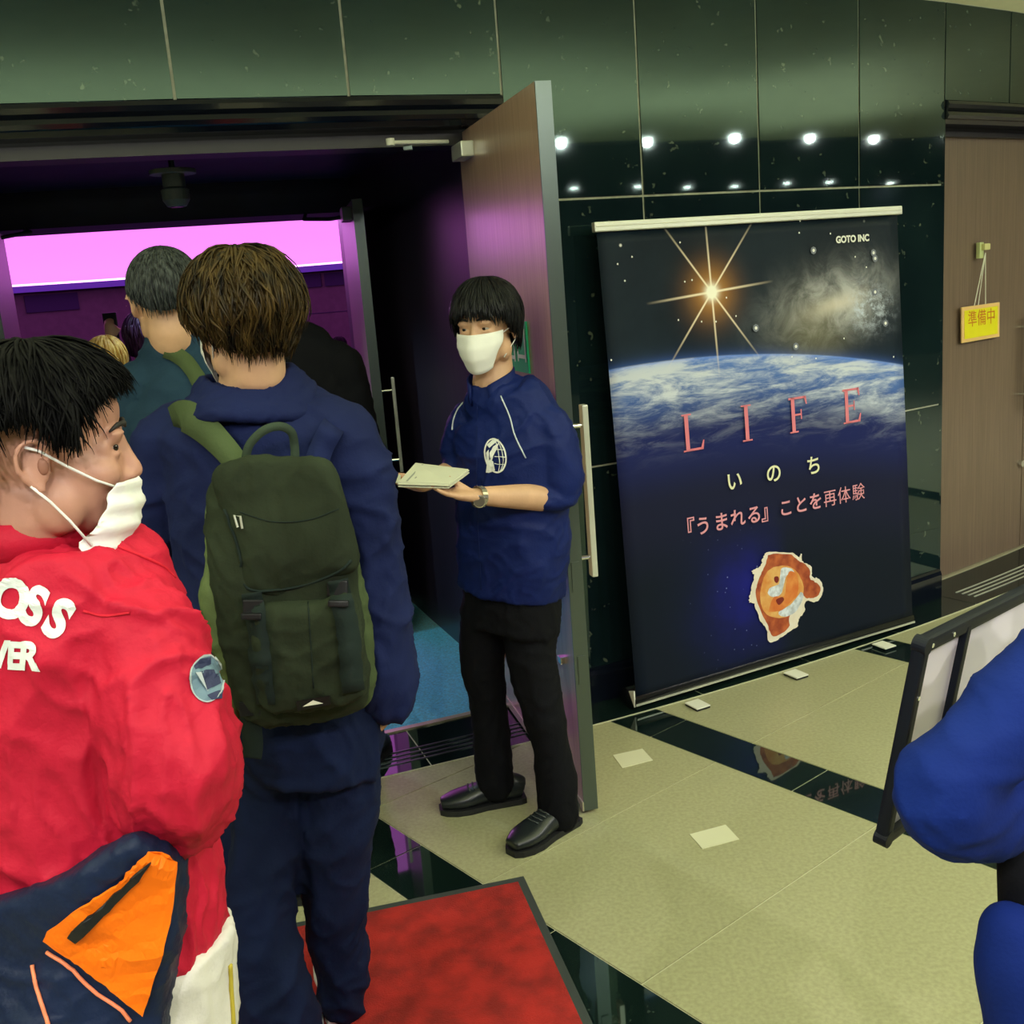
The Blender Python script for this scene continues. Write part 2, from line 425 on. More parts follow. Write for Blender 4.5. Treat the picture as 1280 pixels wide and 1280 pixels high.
MB().hexa([pc(RB-.15, 32.93, 0), pc(RB-.004, 32.93, 0), pc(RB-.004, 33.04, 0), pc(RB-.15, 33.04, 0), pc(RB-.15, 32.93, 2.2), pc(RB-.004, 32.93, 2.2), pc(RB-.004, 33.04, 2.2), pc(RB-.15, 33.04, 2.2)]).build('wall_corner', M['tile'], wf)
for a, b in ((12.27, 12.60), (42.32, 43.17)):
    flat_ = ringslab(RB-.02, RB, a, b, .0, 2.135, .9).build('wall_tile', M['tile'], wf)
for a, b in ((12.57, 12.63), (42.26, 42.33)):
    ringslab(RB-.26, RB-.001, a, b, 0, 2.135, .5).build('wall_corner', M['tile'], wf)
def profile_arc(prof, p0, p1, step=.65):
    n = max(1, int(round((p1-p0)/step))); k = len(prof); v = []; f = []
    for i in range(n+1):
        v += [pc(r, p0+(p1-p0)*i/n, z) for r, z in prof]
    for i in range(n):
        for j in range(k): f.append((i*k+j, i*k+(j+1) % k, i*k+k+(j+1) % k, i*k+k+j))
    f += [tuple(range(k))[::-1], tuple(n*k+j for j in range(k))]
    return MB().addm(v, f)
mold = [(RT-.02, 2.135), (RB-.02, 2.135), (RB-.005, 2.15), (RB+.012, 2.152), (RB+.02, 2.165), (RB+.012, 2.18), (RB+.002, 2.185), (RB+.016, 2.195), (RB+.022, 2.21), (RB+.014, 2.224), (RB-.01, 2.23), (RT-.02, 2.23)]
struct(profile_arc(mold, 12.3, 22.5).build('trim_2', M['black'], smooth=False))
struct(profile_arc(mold, 33.0, 42.6).build('trim_3', M['black']))
base = [(RB-.01, 0), (RB+.018, 0), (RB+.018, .115), (RB+.012, .132), (RB+.002, .14), (RB-.01, .142)]
struct(profile_arc(base, 22.6, 32.95).build('baseboard_front', M['black']))
# ceilings
ce = struct(ringslab(11.2, 16.2, -30, 75, 2.62, 2.7, 2).build('ceiling', M['ceil']))
struct(ringslab(16.2, 22.2, -30, 75, 2.60, 2.7, 3).build('ceiling', M['bulk']))
struct(ringslab(22, 22.2, -30, 75, 0, 2.62, 3).build('wall_back', M['bulk']))
for r_, ph in ROW1+ROW2:
    if True:
        zz = 2.62 if r_ < 16.2 else 2.60
        t = thing('downlight', 'small round recessed downlight glowing in the foyer ceiling', 'ceiling light', 'downlights in the foyer ceiling')
        t.location = pc(r_, ph, zz)
        MB().disc((0, 0, -.004), (0, 0, -1), .055, .006, 20).build('rim', M['alu'], t)
        MB().disc((0, 0, -.010), (0, 0, -1), .042, .004, 20).build('lens', M['lampglow'] if r_ < 16.2 else M['lampglow2'], t)

# ---- left doorway: frame, vestibule
fr = MB()
for q in (ringslab(RT-.10, RT+.03, 12.9, 22.5, 2.085, 2.135), ringslab(RT-.10, RT+.03, 22.32, 22.55, 0, 2.135), ringslab(RT-.10, RT+.03, 12.6, 12.9, 0, 2.135)): fr.addm(q.v, q.f)
struct(fr.build('trim_4', M['frame']))
struct(ringslab(RT-.022, RT+.006, 12.9, 22.3, -.01, .009, .65).build('trim_5', M['brass']))
struct(ringslab(9.2, RT-.01, 9, 27, -.05, .004, 1).build('floor', M['carpet']))
struct(ringslab(9.30, RT-.10, 11.5, 23.2, 2.2, 2.26).build('ceiling', M['dark']))
struct(MB().hexa([pc(RT-.1, 22.4, 0), pc(RT-.1, 23.2, 0), pc(9.4, 23.6, 0), pc(9.4, 22.75, 0), pc(RT-.1, 22.4, 2.2), pc(RT-.1, 23.2, 2.2), pc(9.4, 23.6, 2.2), pc(9.4, 22.75, 2.2)]).build('wall_right', M['wooddark']))
struct(MB().hexa([pc(RT-.1, 12.2, 0), pc(RT-.1, 12.9, 0), pc(9.4, 12.2, 0), pc(9.4, 11.4, 0), pc(RT-.1, 12.2, 2.2), pc(RT-.1, 12.9, 2.2), pc(9.4, 12.2, 2.2), pc(9.4, 11.4, 2.2)]).build('wall_left', M['dark']))
iw = MB()
for q in (ringslab(9.30, 9.75, 11, 24, 2.03, 2.3), ringslab(9.62, 9.75, 22.55, 23.2, 0, 2.1), ringslab(9.62, 9.75, 11.3, 12.2, 0, 2.1)): iw.addm(q.v, q.f)
struct(iw.build('wall_inner', M['dark']))
sp = thing('ceiling_spotlight', 'dark round ceiling spotlight on a disc mount above the queue inside the doorway', 'light')
sp.location = at(216, 218, 4.46)
MB().disc((0, 0, 0), (0, 0, 1), .092, .018, 32).build('mount_disc', M['greypaint'], sp, bevel=.004)
MB().disc((0, 0, -.05), (0, 0, 1), .045, .05, 24).build('neck', M['greypaint'], sp)
MB().tube([(0, 0, -.05), (0, 0, -.06), (0, 0, -.10), (0, 0, -.125)], [.04, .056, .054, .038], 24).build('housing', M['greypaint'], sp, smooth=False)
MB().disc((0, 0, -.128), (0, 0, 1), .026, .006, 20).build('lens', M['chrome'], sp)
MB().tube([(0, 0, .018), (0, 0, 2.2-sp.location.z)], .012, 10).build('stem', M['edge'], sp)

lamp('SPOT', 'vestibule_lamp', sp.location-Vector((0, 0, .14)), 30, (.62, .88, 1.0), sp.location-Vector((-.35, .1, 2)), spot_size=R(110), spot_blend=.6, shadow_soft_size=.03)
# ---- hall behind the vestibule
q = ringslab(.02, 9.3, 0, 360, -.05, .002, 10); struct(q.build('floor', M['hallcarpet']))
hw = ringslab(9.3, 9.4, 23.3, 371.2, 0, 2.13, 4); hw = struct(hw.build('wall_hall', M['hallwall']))
for p0, p1, z0, z1 in ((208, 214.5, 1.72, 2.07), (176, 182, 1.80, 2.08), (171, 175.5, 1.80, 2.08), (190, 194, 1.72, 2.07)):
    ringslab(9.25, 9.32, p0, p1, z0, z1, 1.5).build('grille', M['grille'], hw)
ringslab(9.285, 9.31, 160, 200, 1.22, 1.235, 2).build('joint_line', M['grille'], hw)
struct(ringslab(9.05, 9.75, 23.5, 371, 2.13, 2.26, 4).build('trim_6', M['ledge']))
struct(ringslab(9.08, 9.16, 60, 340, 2.26, 2.30, 4).build('trim_7', M['covestrip']))
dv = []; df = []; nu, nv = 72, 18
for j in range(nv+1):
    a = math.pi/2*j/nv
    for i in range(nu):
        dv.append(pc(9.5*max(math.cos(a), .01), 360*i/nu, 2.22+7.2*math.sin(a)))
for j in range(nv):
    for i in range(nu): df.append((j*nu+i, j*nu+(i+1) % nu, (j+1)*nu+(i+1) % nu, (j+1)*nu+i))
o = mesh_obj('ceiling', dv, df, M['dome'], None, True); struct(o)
lamp('POINT', 'hall_lamp', (-6.5, 16, 3.4), 260, (.85, .35, 1.0), shadow_soft_size=.6)

# ---- doors
def leaf(name, near, hinge, thick, h, side, wood_mat, z0=.012):
    """near/hinge: bottom points on the visible face; side: unit vector through the thickness"""
    d = struct(bpy.data.objects.new(name, None)); COL.objects.link(d)
    near, hinge, side = Vector(near), Vector(hinge), Vector(side)
    up = Vector((0, 0, h)); o = Vector((0, 0, z0)); e = (near-hinge).normalized()
    MB().obox(hinge+o, near-hinge-e*.006, side*thick, up).build('panel', wood_mat, d)
    MB().obox(near-e*.006+o, e*.006, side*thick, up).build('edge_strip', M['edge'], d)
    return d
def pull_bar(par, foot, out, along, zt, zb, wd=.034, dp=.018, off=.055):
    """vertical flat bar handle on two standoffs"""
    out = Vector(out); along = Vector(along); c = Vector(foot)
    hd = MB().cbox(c+out*off+Vector((0, 0, (zt+zb)/2)), along*wd, out*dp, (0, 0, zt-zb)).build('handle', M['alu'], par, bevel=.004)
    for z in (zt-.06, zb+.06):
        MB().tube([c+Vector((0, 0, z)), c+out*off+Vector((0, 0, z))], .007, 10).build('standoff', M['chrome'], hd)
# door 1: the open leaf in front
Hn = Vector((-.084, 3.865, 0)); Or = Vector((.193, 2.962, 0)); nn = Vector((.969, .247, 0)); Ol = Or-nn*.045
dd = (Ol-Hn).normalized()
d1 = leaf('door_1', Ol, Hn, .045, 2.115, nn, M['woodlit'])
pull_bar(d1, Or-dd*.065, nn, dd, 1.252, .735)
for z in (.76, .47):
    MB().cbox(Ol+nn*.0225+dd*.001+Vector((0, 0, z)), dd*.005, nn*.024, (0, 0, .09)).build('lock_plate', M['edge'], d1)
MB().cbox(Ol-nn*.004-dd*.10+Vector((0, 0, .735)), dd*.03, nn*.02, (0, 0, .03)).build('thumb_turn', M['chrome'], d1, bevel=.004)
MB().cbox(Ol-nn*.004-dd*.11+Vector((0, 0, .47)), dd*.03, nn*.02, (0, 0, .022)).build('thumb_turn', M['chrome'], d1, bevel=.004)
MB().obox(Hn-nn*.004+Vector((0, 0, .012)), Ol-Hn, nn*.004, (0, 0, .03)).build('kick_strip', M['brass'], d1)
# exit sign: green plate on the leaf
green = mat('exit_green', (.015, .50, .22), .4)
sc_ = Ol-dd*.39-nn*.004; sc_ = Vector((sc_.x, sc_.y, 1.418))
sg = MB().cbox(sc_, dd*.30, nn*.006, (0, 0, .155)).build('exit_plate', green, d1)
rd = -Vector(dd)  # reading direction on the face that looks left: towards the near edge
frame_text('exit_lettering', '出口', .125, sc_-nn*.0035+dd*.03, dd, (0, 0, 1), M['whitepaint'], sg, bold=.001, lift=.0015)
# door closer of that leaf
cl = MB().cbox(Hn+dd*.14-nn*.022+Vector((0, 0, 2.055)), dd*.15, nn*.045, (0, 0, .05)).build('closer_body', M['alu'], d1, bevel=.005)
p0 = at(596, 171, 3.70); p1 = at(488, 178, 3.62); p2 = at(560, 177, 3.74)
MB().tube([p2, p1], .0065, 8).build('closer_arm', M['white'], cl)
MB().tube([p1-Vector((0, 0, .01)), p1+Vector((0, 0, .012))], .014, 12).build('arm_pivot', M['white'], cl)
MB().cbox(at(510, 185, 3.68), (.03, 0, 0), (0, .02, 0), (0, 0, .018)).build('arm_stop', M['edge'], cl, bevel=.003)
# door 2: right inner leaf, wide open, seen nearly edge on
Hi = Vector((-.765, 5.66, 0)); Oi = Vector((-.592, 4.79, 0)); di = (Oi-Hi).normalized(); ni = Vector((-di.y, di.x, 0))
d2 = leaf('door_2', Oi, Hi, .045, 2.005, ni, M['wood'])
pull_bar(d2, Oi-di*.07, -ni, di, 1.225, .78, .026, .016, .045)
pull_bar(d2, Oi-di*.07+ni*.045, ni, di, 1.225, .78, .026, .016, .06)
cb = MB().cbox(Oi-di*.16-ni*.02+Vector((0, 0, 1.965)), di*.16, ni*.045, (0, 0, .06)).build('closer_body', M['edge'], d2, bevel=.005)
a0 = at(437, 270, 5.1); a1 = at(380, 274, 5.25); a2 = at(410, 271, 5.5)
MB().tube([a0, at(412, 274, 5.15)], .009, 8).build('closer_arm', M['edge'], cb)
MB().tube([at(412, 274, 5.15), a1, at(382, 268, 5.5)], .009, 8).build('closer_arm', M['edge'], cb)
# door 3: left inner leaf, its near edge just inside the frame
Hl = pc(9.68, 12.75); Ll = at(2, 400, 4.62); Ol3 = Vector((Ll.x, Ll.y, 0)); dl = (Ol3-Hl).normalized(); nl = Vector((dl.y, -dl.x, 0))
d3 = leaf('door_3', Ol3, Hl, .045, 2.005, nl, M['wood'])
MB().tube([at(2, 297, 4.9), at(38, 290, 5.0), at(30, 288, 5.3)], .009, 8).build('closer_arm', M['edge'], d3)
# door 4: closed right-hand doors
d4 = struct(bpy.data.objects.new('door_4', None)); COL.objects.link(d4)
def flat(r0, r1, p0, p1, z0, z1):
    return MB().hexa([pc(r0, p0, z0), pc(r1, p0, z0), pc(r1, p1, z0), pc(r0, p1, z0), pc(r0, p0, z1), pc(r1, p0, z1), pc(r1, p1, z1), pc(r0, p1, z1)])
flat(RT-.05, RT-.002, 33.12, 37.82, .012, 2.10).build('panel', M['wood'], d4)
flat(RT-.05, RT-.002, 37.86, 42.3, .012, 2.10).build('panel', M['wood'], d4)
hx = (pc(RT, 37.9)-pc(RT, 37.4)).normalized(); hn = Vector((hx.y, -hx.x, 0))
for ph in (37.62,):
    pull_bar(d4, pc(RT-.003, ph), hn, hx, 1.245, .78)
    for z in (.47,):
        MB().disc(pc(RT-.003, 37.72, z), hn, .018, .02, 16).build('keyhole_rose', M['chrome'], d4)
fr = MB()
for q in (ringslab(RT-.10, RT+.02, 33.0, 42.4, 2.10, 2.135), ringslab(RT-.10, RT+.0, 32.98, 33.12, 0, 2.135)): fr.addm(q.v, q.f)
struct(fr.build('trim_8', M['frame']))
struct(ringslab(RT-.02, RT+.006, 33.1, 42.3, -.01, .008, .65).build('trim_9', M['brass']))
# yellow hanging notice on the right door
ycol = mat('notice_yellow', (.80, .74, .008), .45); yrim = mat('notice_rim', (.80, .52, .20), .5); ored = mat('notice_red', (.62, .20, .01), .5)
Pa, Pb = pc(RT+.012, 34.74), pc(RT+.012, 36.37); ux = (Pb-Pa).normalized(); wn = Vector((ux.y, -ux.x, 0))
nt_ = thing('hanging_notice', 'yellow notice plate hanging on strings from a hook on the closed right-hand door', 'sign')
uz = (Vector((0, 0, 1))+ux*-.03).normalized()
Cc = (Pa+Pb)/2+Vector((0, 0, 1.243))
MB().cbox(Cc, ux*.335, wn*.008, uz*.170).build('notice_frame', yrim, nt_, bevel=.003)
MB().cbox(Cc+wn*.004, ux*.295, wn*.004, uz*.135).build('notice_face', ycol, nt_)
fc = frame_text('notice_lettering', '準備中', .082, Cc+wn*.0065+uz*.018, ux, uz, ored, nt_, bold=0, lift=.001)
hk = Vector((2.327, 5.154, 1.56))+wn*.012
MB().cbox(hk+Vector((0, 0, .025)), ux*.035, wn*.02, (0, 0, .075)).build('hook_pad', mat('hook_yellow', (.55, .62, .30), .5), nt_, bevel=.004)
MB().cbox(hk+wn*.018+ux*.02+Vector((0, 0, .04)), ux*.05, wn*.02, (0, 0, .03)).build('hook', mat('hook_cream', (.65, .62, .28), .5), nt_, bevel=.006)
for dx in (-.055, -.02, .045):
    MB().tube([hk+wn*.022+ux*.01+Vector((0, 0, .012)), Cc+ux*dx+uz*.083], .0022, 6).build('string', M['white'], nt_)
shift_origin(nt_, (Cc.x, Cc.y, Cc.z-.085))

# ------------------------------------------------------------ people: builders
SKIN = mat('skin', (.56, .33, .20), .5, var=.06, vscale=25, bump=.04, bscale=180)
SKIN2 = mat('skin_warm', (.44, .22, .155), .5, var=.06, vscale=25, bump=.04, bscale=180)
EYEW = mat('eye_white', (.36, .33, .30), .25); EYEB = mat('iris', (.012, .007, .004), .1)
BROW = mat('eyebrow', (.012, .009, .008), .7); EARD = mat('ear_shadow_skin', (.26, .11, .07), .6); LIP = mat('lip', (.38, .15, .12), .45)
MASK = mat('mask_fabric', (.74, .74, .72), .8, bump=.08, bscale=60)
SHOE = mat('black_leather', (.010, .014, .016), .33, bump=.05, bscale=120)
LACE = mat('lace_grey', (.035, .045, .045), .6); SOLE = mat('black_rubber', (.008, .009, .010), .6)
def hairmat(name, c1, c2, rough=.42, sc=(38, 38, 5)):
    return mat(name, c1, rough, var=.5, vscale=1.6, stretch=sc, col2=c2, spec=.16)
HBLK = hairmat('black_hair', (.002, .002, .003), (.012, .013, .014), .38)
HBRN = hairmat('dark_brown_hair', (.005, .0035, .0025), (.060, .036, .010), .42)
HDRK = hairmat('dark_hair', (.0015, .0015, .002), (.006, .006, .006), .6)
HGRY = hairmat('short_hair', (.010, .012, .014), (.07, .08, .08), .5, (90, 90, 30))
HDRK.node_tree.nodes['Principled BSDF'].inputs['Specular IOR Level'].default_value = .05
def cloth(name, c, rough=.85, var=.12, sheen=0, bump=.12, bs=160):
    return mat(name, c, rough, var=var, vscale=5, sheen=sheen, bump=bump, bscale=bs, spec=.18)
NAVY = cloth('navy_jersey', (.004, .012, .090), .6); NAVY2 = cloth('navy_hoodie', (.006, .011, .056)); TEAL = cloth('slate_blue_shirt', (.012, .034, .062))
BLACKC = cloth('black_cloth', (.0016, .002, .004)); REDC = cloth('red_jacket_cloth', (.44, .009, .032), .62, .10); DENIM = cloth('dark_blue_trousers', (.003, .008, .036))
WHITEC = cloth('white_cloth', (.62, .60, .55)); BLUEC = cloth('royal_blue_cloth', (.002, .014, .13)); OLIVE = cloth('olive_canvas', (.019, .027, .015), .85, .35)
OLIVE2 = cloth('olive_webbing', (.050, .072, .030), .85, .2); OLIVE3 = cloth('olive_light', (.10, .14, .055), .85, .2)

def frame_T(O, fwd, up=(0, 0, 1), s=1.0):
    f = Vector(fwd).normalized(); u = Vector(up); x = f.cross(u).normalized(); u = x.cross(f)
    T = Matrix((x*s, f*s, u*s)).transposed().to_4x4(); T.translation = O; return T
def head_parts(mb, T, neck_base):
    Q = T.to_3x3(); s = Q.col[0].length
    def E(c, r, n=18, m_=12): mb.ell(T @ Vector(c), (1, 1, 1), n=n, m_=m_) if 0 else mb.addm(*_ell(T, Q, c, r, n, m_))
    E((0, -.018, .030), (.076, .092, .086)); E((0, .022, -.030), (.064, .060, .078)); E((0, .030, -.072), (.049, .050, .038))
    E((0, .060, -.098), (.022, .020, .017)); E((0, .030, .045), (.062, .055, .050))
    for q in (-1, 1):
        E((q*.040, .050, -.030), (.024, .026, .024)); E((q*.030, .073, .017), (.024, .013, .007))
        E((q*.0475, .056, .0), (.0075, .011, .013)); E((q*.031, .0715, .0080), (.0175, .0105, .0048)); E((q*.031, .0700, -.0080), (.0165, .010, .0042))
        E((q*.011, .084, -.041), (.0085, .009, .007)); E((q*.077, -.018, -.010), (.0060, .017, .027))
        limb(mb, [(T @ Vector((q*x_, y_, z_)), .0045*s) for x_, y_, z_ in ((.080, -.004, -.002), (.084, -.003, .014), (.089, -.018, .023), (.092, -.034, .014), (.090, -.037, -.008), (.085, -.028, -.026), (.081, -.016, -.038), (.079, -.012, -.036))], 8, 3)
        E((q*.050, .0, -.062), (.022, .032, .036))
    a = [(T @ Vector(p), r*s) for p, r in (((0, .076, .012), .009), ((0, .084, -.013), .0095), ((0, .0925, -.035), .0112))]
    limb(mb, a, 12, 3)
    E((0, .086, -.066), (.024, .009, .0055)); E((0, .083, -.077), (.020, .009, .006))
    nb = Vector(neck_base)
    limb(mb, [(T @ Vector((0, -.030, -.045)), .056*s), (T @ Vector((0, -.032, -.095)), .054*s), (nb, .062*s)], 18, 3)
def _ell(T, Q, c, r, n, m_):
    t = MB(); t.ell((0, 0, 0), (1, 1, 1), n=n, m_=m_)
    return [T @ (Vector(c)+Vector((v.x*r[0], v.y*r[1], v.z*r[2]))) for v in t.v], t.f
def face_parts(parent, T, eyes=(-1, 1), gaze=(0, 0)):
    for q in eyes:
        e = MB(); e.addm(*_ell(T, None, (q*.030, .0635, 0), (.0135, .0130, .0078), 16, 10)); ey = e.build('eye', EYEW, parent, True)
        e = MB(); e.addm(*_ell(T, None, (q*.030+gaze[0], .0740-abs(gaze[0])*.35, gaze[1]), (.0062, .0040, .0062), 14, 8)); e.build('iris', EYEB, ey, True)
        e = MB(); pts = [T @ Vector((q*x, y, z)) for x, y, z in ((.014, .087, .023), (.026, .086, .028), (.040, .078, .0275), (.050, .068, .021))]
        e.tube(pts, [.0022, .0035, .0032, .0014], 8); e.build('eyebrow', BROW, parent, True)
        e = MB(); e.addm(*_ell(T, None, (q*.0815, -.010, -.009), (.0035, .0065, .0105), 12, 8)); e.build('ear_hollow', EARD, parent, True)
    e = MB(); e.addm(*_ell(T, None, (0, .0895, -.0655), (.020, .006, .0035), 14, 8)); e.addm(*_ell(T, None, (0, .0875, -.0755), (.018, .006, .0045), 14, 8)); e.build('lips', LIP, parent, True)
def hair_mesh(parent, T, material, ends, n=520, puff=.10, lift=0.0, seed=1, wid=.011, wave=.3, crown=(0, -.02), drop_in=.15, name='hair', seglen=1.0, tuft=0, part=0, ragged=5):
    """cap plus hundreds of tapered locks. ends: {azimuth deg: how far down, deg}"""
    rnd = random.Random(seed); c0 = Vector((0, -.016, .028)); rr = Vector((.082, .100, .093))
    ks = sorted(ends)
    def aend(phi):
        phi = abs((phi+180) % 360-180)
        for a, b in zip(ks, ks[1:]):
            if a <= phi <= b: return ends[a]+(ends[b]-ends[a])*(phi-a)/(b-a)
        return ends[ks[-1]]
    def pos(phi, al, k):
        p = R(phi); a = R(min(al, 98)); v = Vector((math.sin(a)*math.sin(p)*rr.x, math.sin(a)*math.cos(p)*rr.y, math.cos(a)*rr.z))*k
        if al > 98:
            d = R(al-98)*.095; v.z -= d; v.x *= 1-drop_in*d/.08; v.y *= 1-drop_in*d/.08
        return c0+v
    V = []; F = []
    nu, nv = 40, 12
    for lay, k in ((0, 1+puff*.55), (1, .93)):
        for j in range(nv+1):
            for i in range(nu):
                ph = 360*i/nu; V.append(T @ pos(ph, (aend(ph)-4)*j/nv, k))
    o2 = (nv+1)*nu
    for j in range(nv):
        for i in range(nu):
            a, b, c, d = j*nu+i, j*nu+(i+1) % nu, (j+1)*nu+(i+1) % nu, (j+1)*nu+i
            F.append((a, b, c, d)); F.append((o2+d, o2+c, o2+b, o2+a))
    for i in range(nu): F.append((nv*nu+i, nv*nu+(i+1) % nu, o2+nv*nu+(i+1) % nu, o2+nv*nu+i))
    mb = MB(); mb.addm(V, F)
    for q in range(n):
        ph = rnd.uniform(0, 360); ae = aend(ph)+rnd.gauss(0, ragged)
        a0 = rnd.uniform(0, .75)*ae; L = rnd.uniform(.55, 1.0)*60*seglen+15
        a1 = min(a0+L, ae); k0 = 1+puff*rnd.uniform(.3, .9); k1 = 1+puff*rnd.uniform(.6, 1.25)+lift
        if tuft and rnd.random() < .4 and a0 < 75: k1 += tuft*rnd.random()
        dph = rnd.gauss(0, 14)*wave; sw = rnd.uniform(-1, 1)*wave*8
        pts = []; rad = []; m_ = 7
        for i in range(m_+1):
            t = i/m_; al = a0+(a1-a0)*t; k = k0+(k1-k0)*math.sin(math.pi*min(1, t*1.15)*.5)
            pts.append(T @ pos(ph+dph*t+sw*math.sin(t*5)+part*(1-t), al, k)); rad.append(wid*(.25+.75*math.sin(math.pi*(.15+.8*t)))*(1-t*.75)*T.to_3x3().col[0].length)
        mb.tube(pts, rad, 5, flat=.45)
    return mb.build(name, material, parent, True)
def hand_parts(mb, W, fwd, pn, thumb, s=1.0, curl=(.25, .3, .35, .4), spread=1.0, tcurl=.3, tdir=None):
    """W wrist; fwd towards the fingers; pn out of the palm; thumb = +1/-1 side. five fingers with knuckles"""
    f = Vector(fwd).normalized(); p = Vector(pn); p = (p-f*p.dot(f)).normalized(); sd = f.cross(p)*thumb; W = Vector(W)
    loft(mb, [(W-f*.01, sd, .026*s, .019*s), (W+f*.02*s, sd, .031*s, .018*s), (W+f*.055*s, sd, .040*s, .016*s), (W+f*.088*s, sd, .040*s, .013*s)], 16, 3, 2.6)
    for i, (o, ln) in enumerate(((.030, .070), (.0105, .078), (-.010, .072), (-.029, .057))):
        a = 0; q = W+f*.082*s+sd*o*s; pts = [(q-f*.02*s, .0092*s)]
        d0 = (f+sd*o*spread*3).normalized()
        for k, fr_ in enumerate((.44, .31, .25)):
            a += curl[i]*(1, 1.25, .9)[k]; d = (d0*math.cos(a)+p*math.sin(a)).normalized(); 
            pts.append((q, (.0092, .0084, .0078)[k]*s)); q = q+d*ln*fr_*s
        pts.append((q, .0066*s)); limb(mb, pts, 10, 3)
    q = W+f*.022*s+sd*.024*s; d = (f*.62+sd*.70+p*.25).normalized() if tdir is None else Vector(tdir).normalized(); pts = [(q, .014*s)]; q = q+d*.036*s; pts.append((q, .0115*s))
    d = (d+(f*.9+p*tcurl)*.7).normalized(); q = q+d*.032*s; pts.append((q, .0098*s)); d = (d+(f+p*tcurl)*.4).normalized(); q = q+d*.026*s; pts.append((q, .0080*s)); limb(mb, pts, 12, 3)
def shoe(parent, heel, toe, material=SHOE, sole=SOLE, h=.085, wid=.048, name='shoe'):
    heel = Vector(heel); toe = Vector(toe); f = (toe-heel); L = f.length; f.normalize(); s = Vector((f.y, -f.x, 0)); z = Vector((0, 0, 1))
    def foot(w_): return [(heel+f*x*L, y*w_) for x, y in ((0, .62), (.06, .74), (.25, .76), (.45, .80), (.66, 1.0), (.80, .96), (.92, .72), (.985, .38))]
    v = []; fc = []; P = foot(wid); n = len(P)
    for zz, k in ((0, 1.0), (.006, 1.04), (.019, 1.03)):
        for c, w_ in P: v.append(c+s*w_*k+z*zz)
        for c, w_ in reversed(P): v.append(c-s*w_*k+z*zz)
    m_ = 2*n
    for r_ in range(2):
        for i in range(m_): fc.append((r_*m_+i, r_*m_+(i+1) % m_, (r_+1)*m_+(i+1) % m_, (r_+1)*m_+i))
    fc += [tuple(range(m_))[::-1], tuple(2*m_+i for i in range(m_))]
    so = MB().addm(v, fc)
    up = MB()
    loft(up, [(heel+f*.02*L+z*.04, s, wid*.55, .035), (heel+f*.14*L+z*(.022+h*.35), s, wid*.74, h*.50), (heel+f*.30*L+z*(.022+h*.34), s, wid*.76, h*.47), (heel+f*.48*L+z*.048, s, wid*.82, h*.40), (heel+f*.66*L+z*.040, s, wid*.96, .030), (heel+f*.82*L+z*.036, s, wid*.90, .024), (heel+f*.965*L+z*.032, s, wid*.52, .015)], 20, 4, 2.2)
    limb(up, [(heel+f*.20*L+z*.05, wid*.68), (heel+f*.22*L+z*(.01+h), wid*.60)], 16, 2)
    o = fuse(name, up, material, parent, .005, 3); ub_ = bvh_of(o); so.build('sole', sole, o, False)
    lc = MB()
    for k in range(4):
        x = .47+.055*k; pp_ = drape(ub_, [heel+f*(x+.012*(1-abs(y_)/.02))*L+s*y_+z*.06 for y_ in (-.024, -.012, 0, .012, .024)], (0, 0, -1), .0015)
        lc.tube(pp_, .0026, 6)
    lc.build('laces', LACE if sole is SOLE else sole, o, True)
    return o
def body_mesh(parent, J, T, skin, voxel, hands, feet=True):
    """one continuous body from its joints"""
    mb = MB(); head_parts(mb, T, J['neck'])
    side = (J['shR']-J['shL']).normalized()
    loft(mb, [(J['pelvis']-Vector((0, 0, .07)), side, .10, .08), (J['pelvis'], side, .125, .085), (J['waist'], side, .105, .078), (J['chest'], side, .125, .085), ((J['shR']+J['shL'])/2-Vector((0, 0, .035)), side, .115, .055), (J['neck']+Vector((0, 0, .0)), side, .06, .055)], 24, 4)
    for q in 'LR':
        limb(mb, [(J['sh'+q]-(J['sh'+q]-J['neck'])*.35-Vector((0, 0, .03)), .042), (J['sh'+q]-Vector((0, 0, .01)), .042), ((J['sh'+q]+J['el'+q])/2, .040), (J['el'+q], .035), (J['el'+q]*.55+J['wr'+q]*.45, .036), (J['wr'+q], .025)], 16, 4)
        limb(mb, [(J['hip'+q], .075), ((J['hip'+q]+J['kn'+q])/2, .062), (J['kn'+q], .046), (J['kn'+q]*.6+J['an'+q]*.4, .046), (J['an'+q], .032)], 16, 4)
        if feet:
            a = J['an'+q]; t = J['toe'+q]; limb(mb, [(a, .030), (Vector((a.x*.6+t.x*.4, a.y*.6+t.y*.4, .046)), .018), (Vector((a.x*.2+t.x*.8, a.y*.2+t.y*.8, .038)), .012)], 12, 3)
        h = hands.get(q)
        if h: hand_parts(mb, J['wr'+q], **h)
    return fuse('body', mb, skin, parent, voxel, 5)
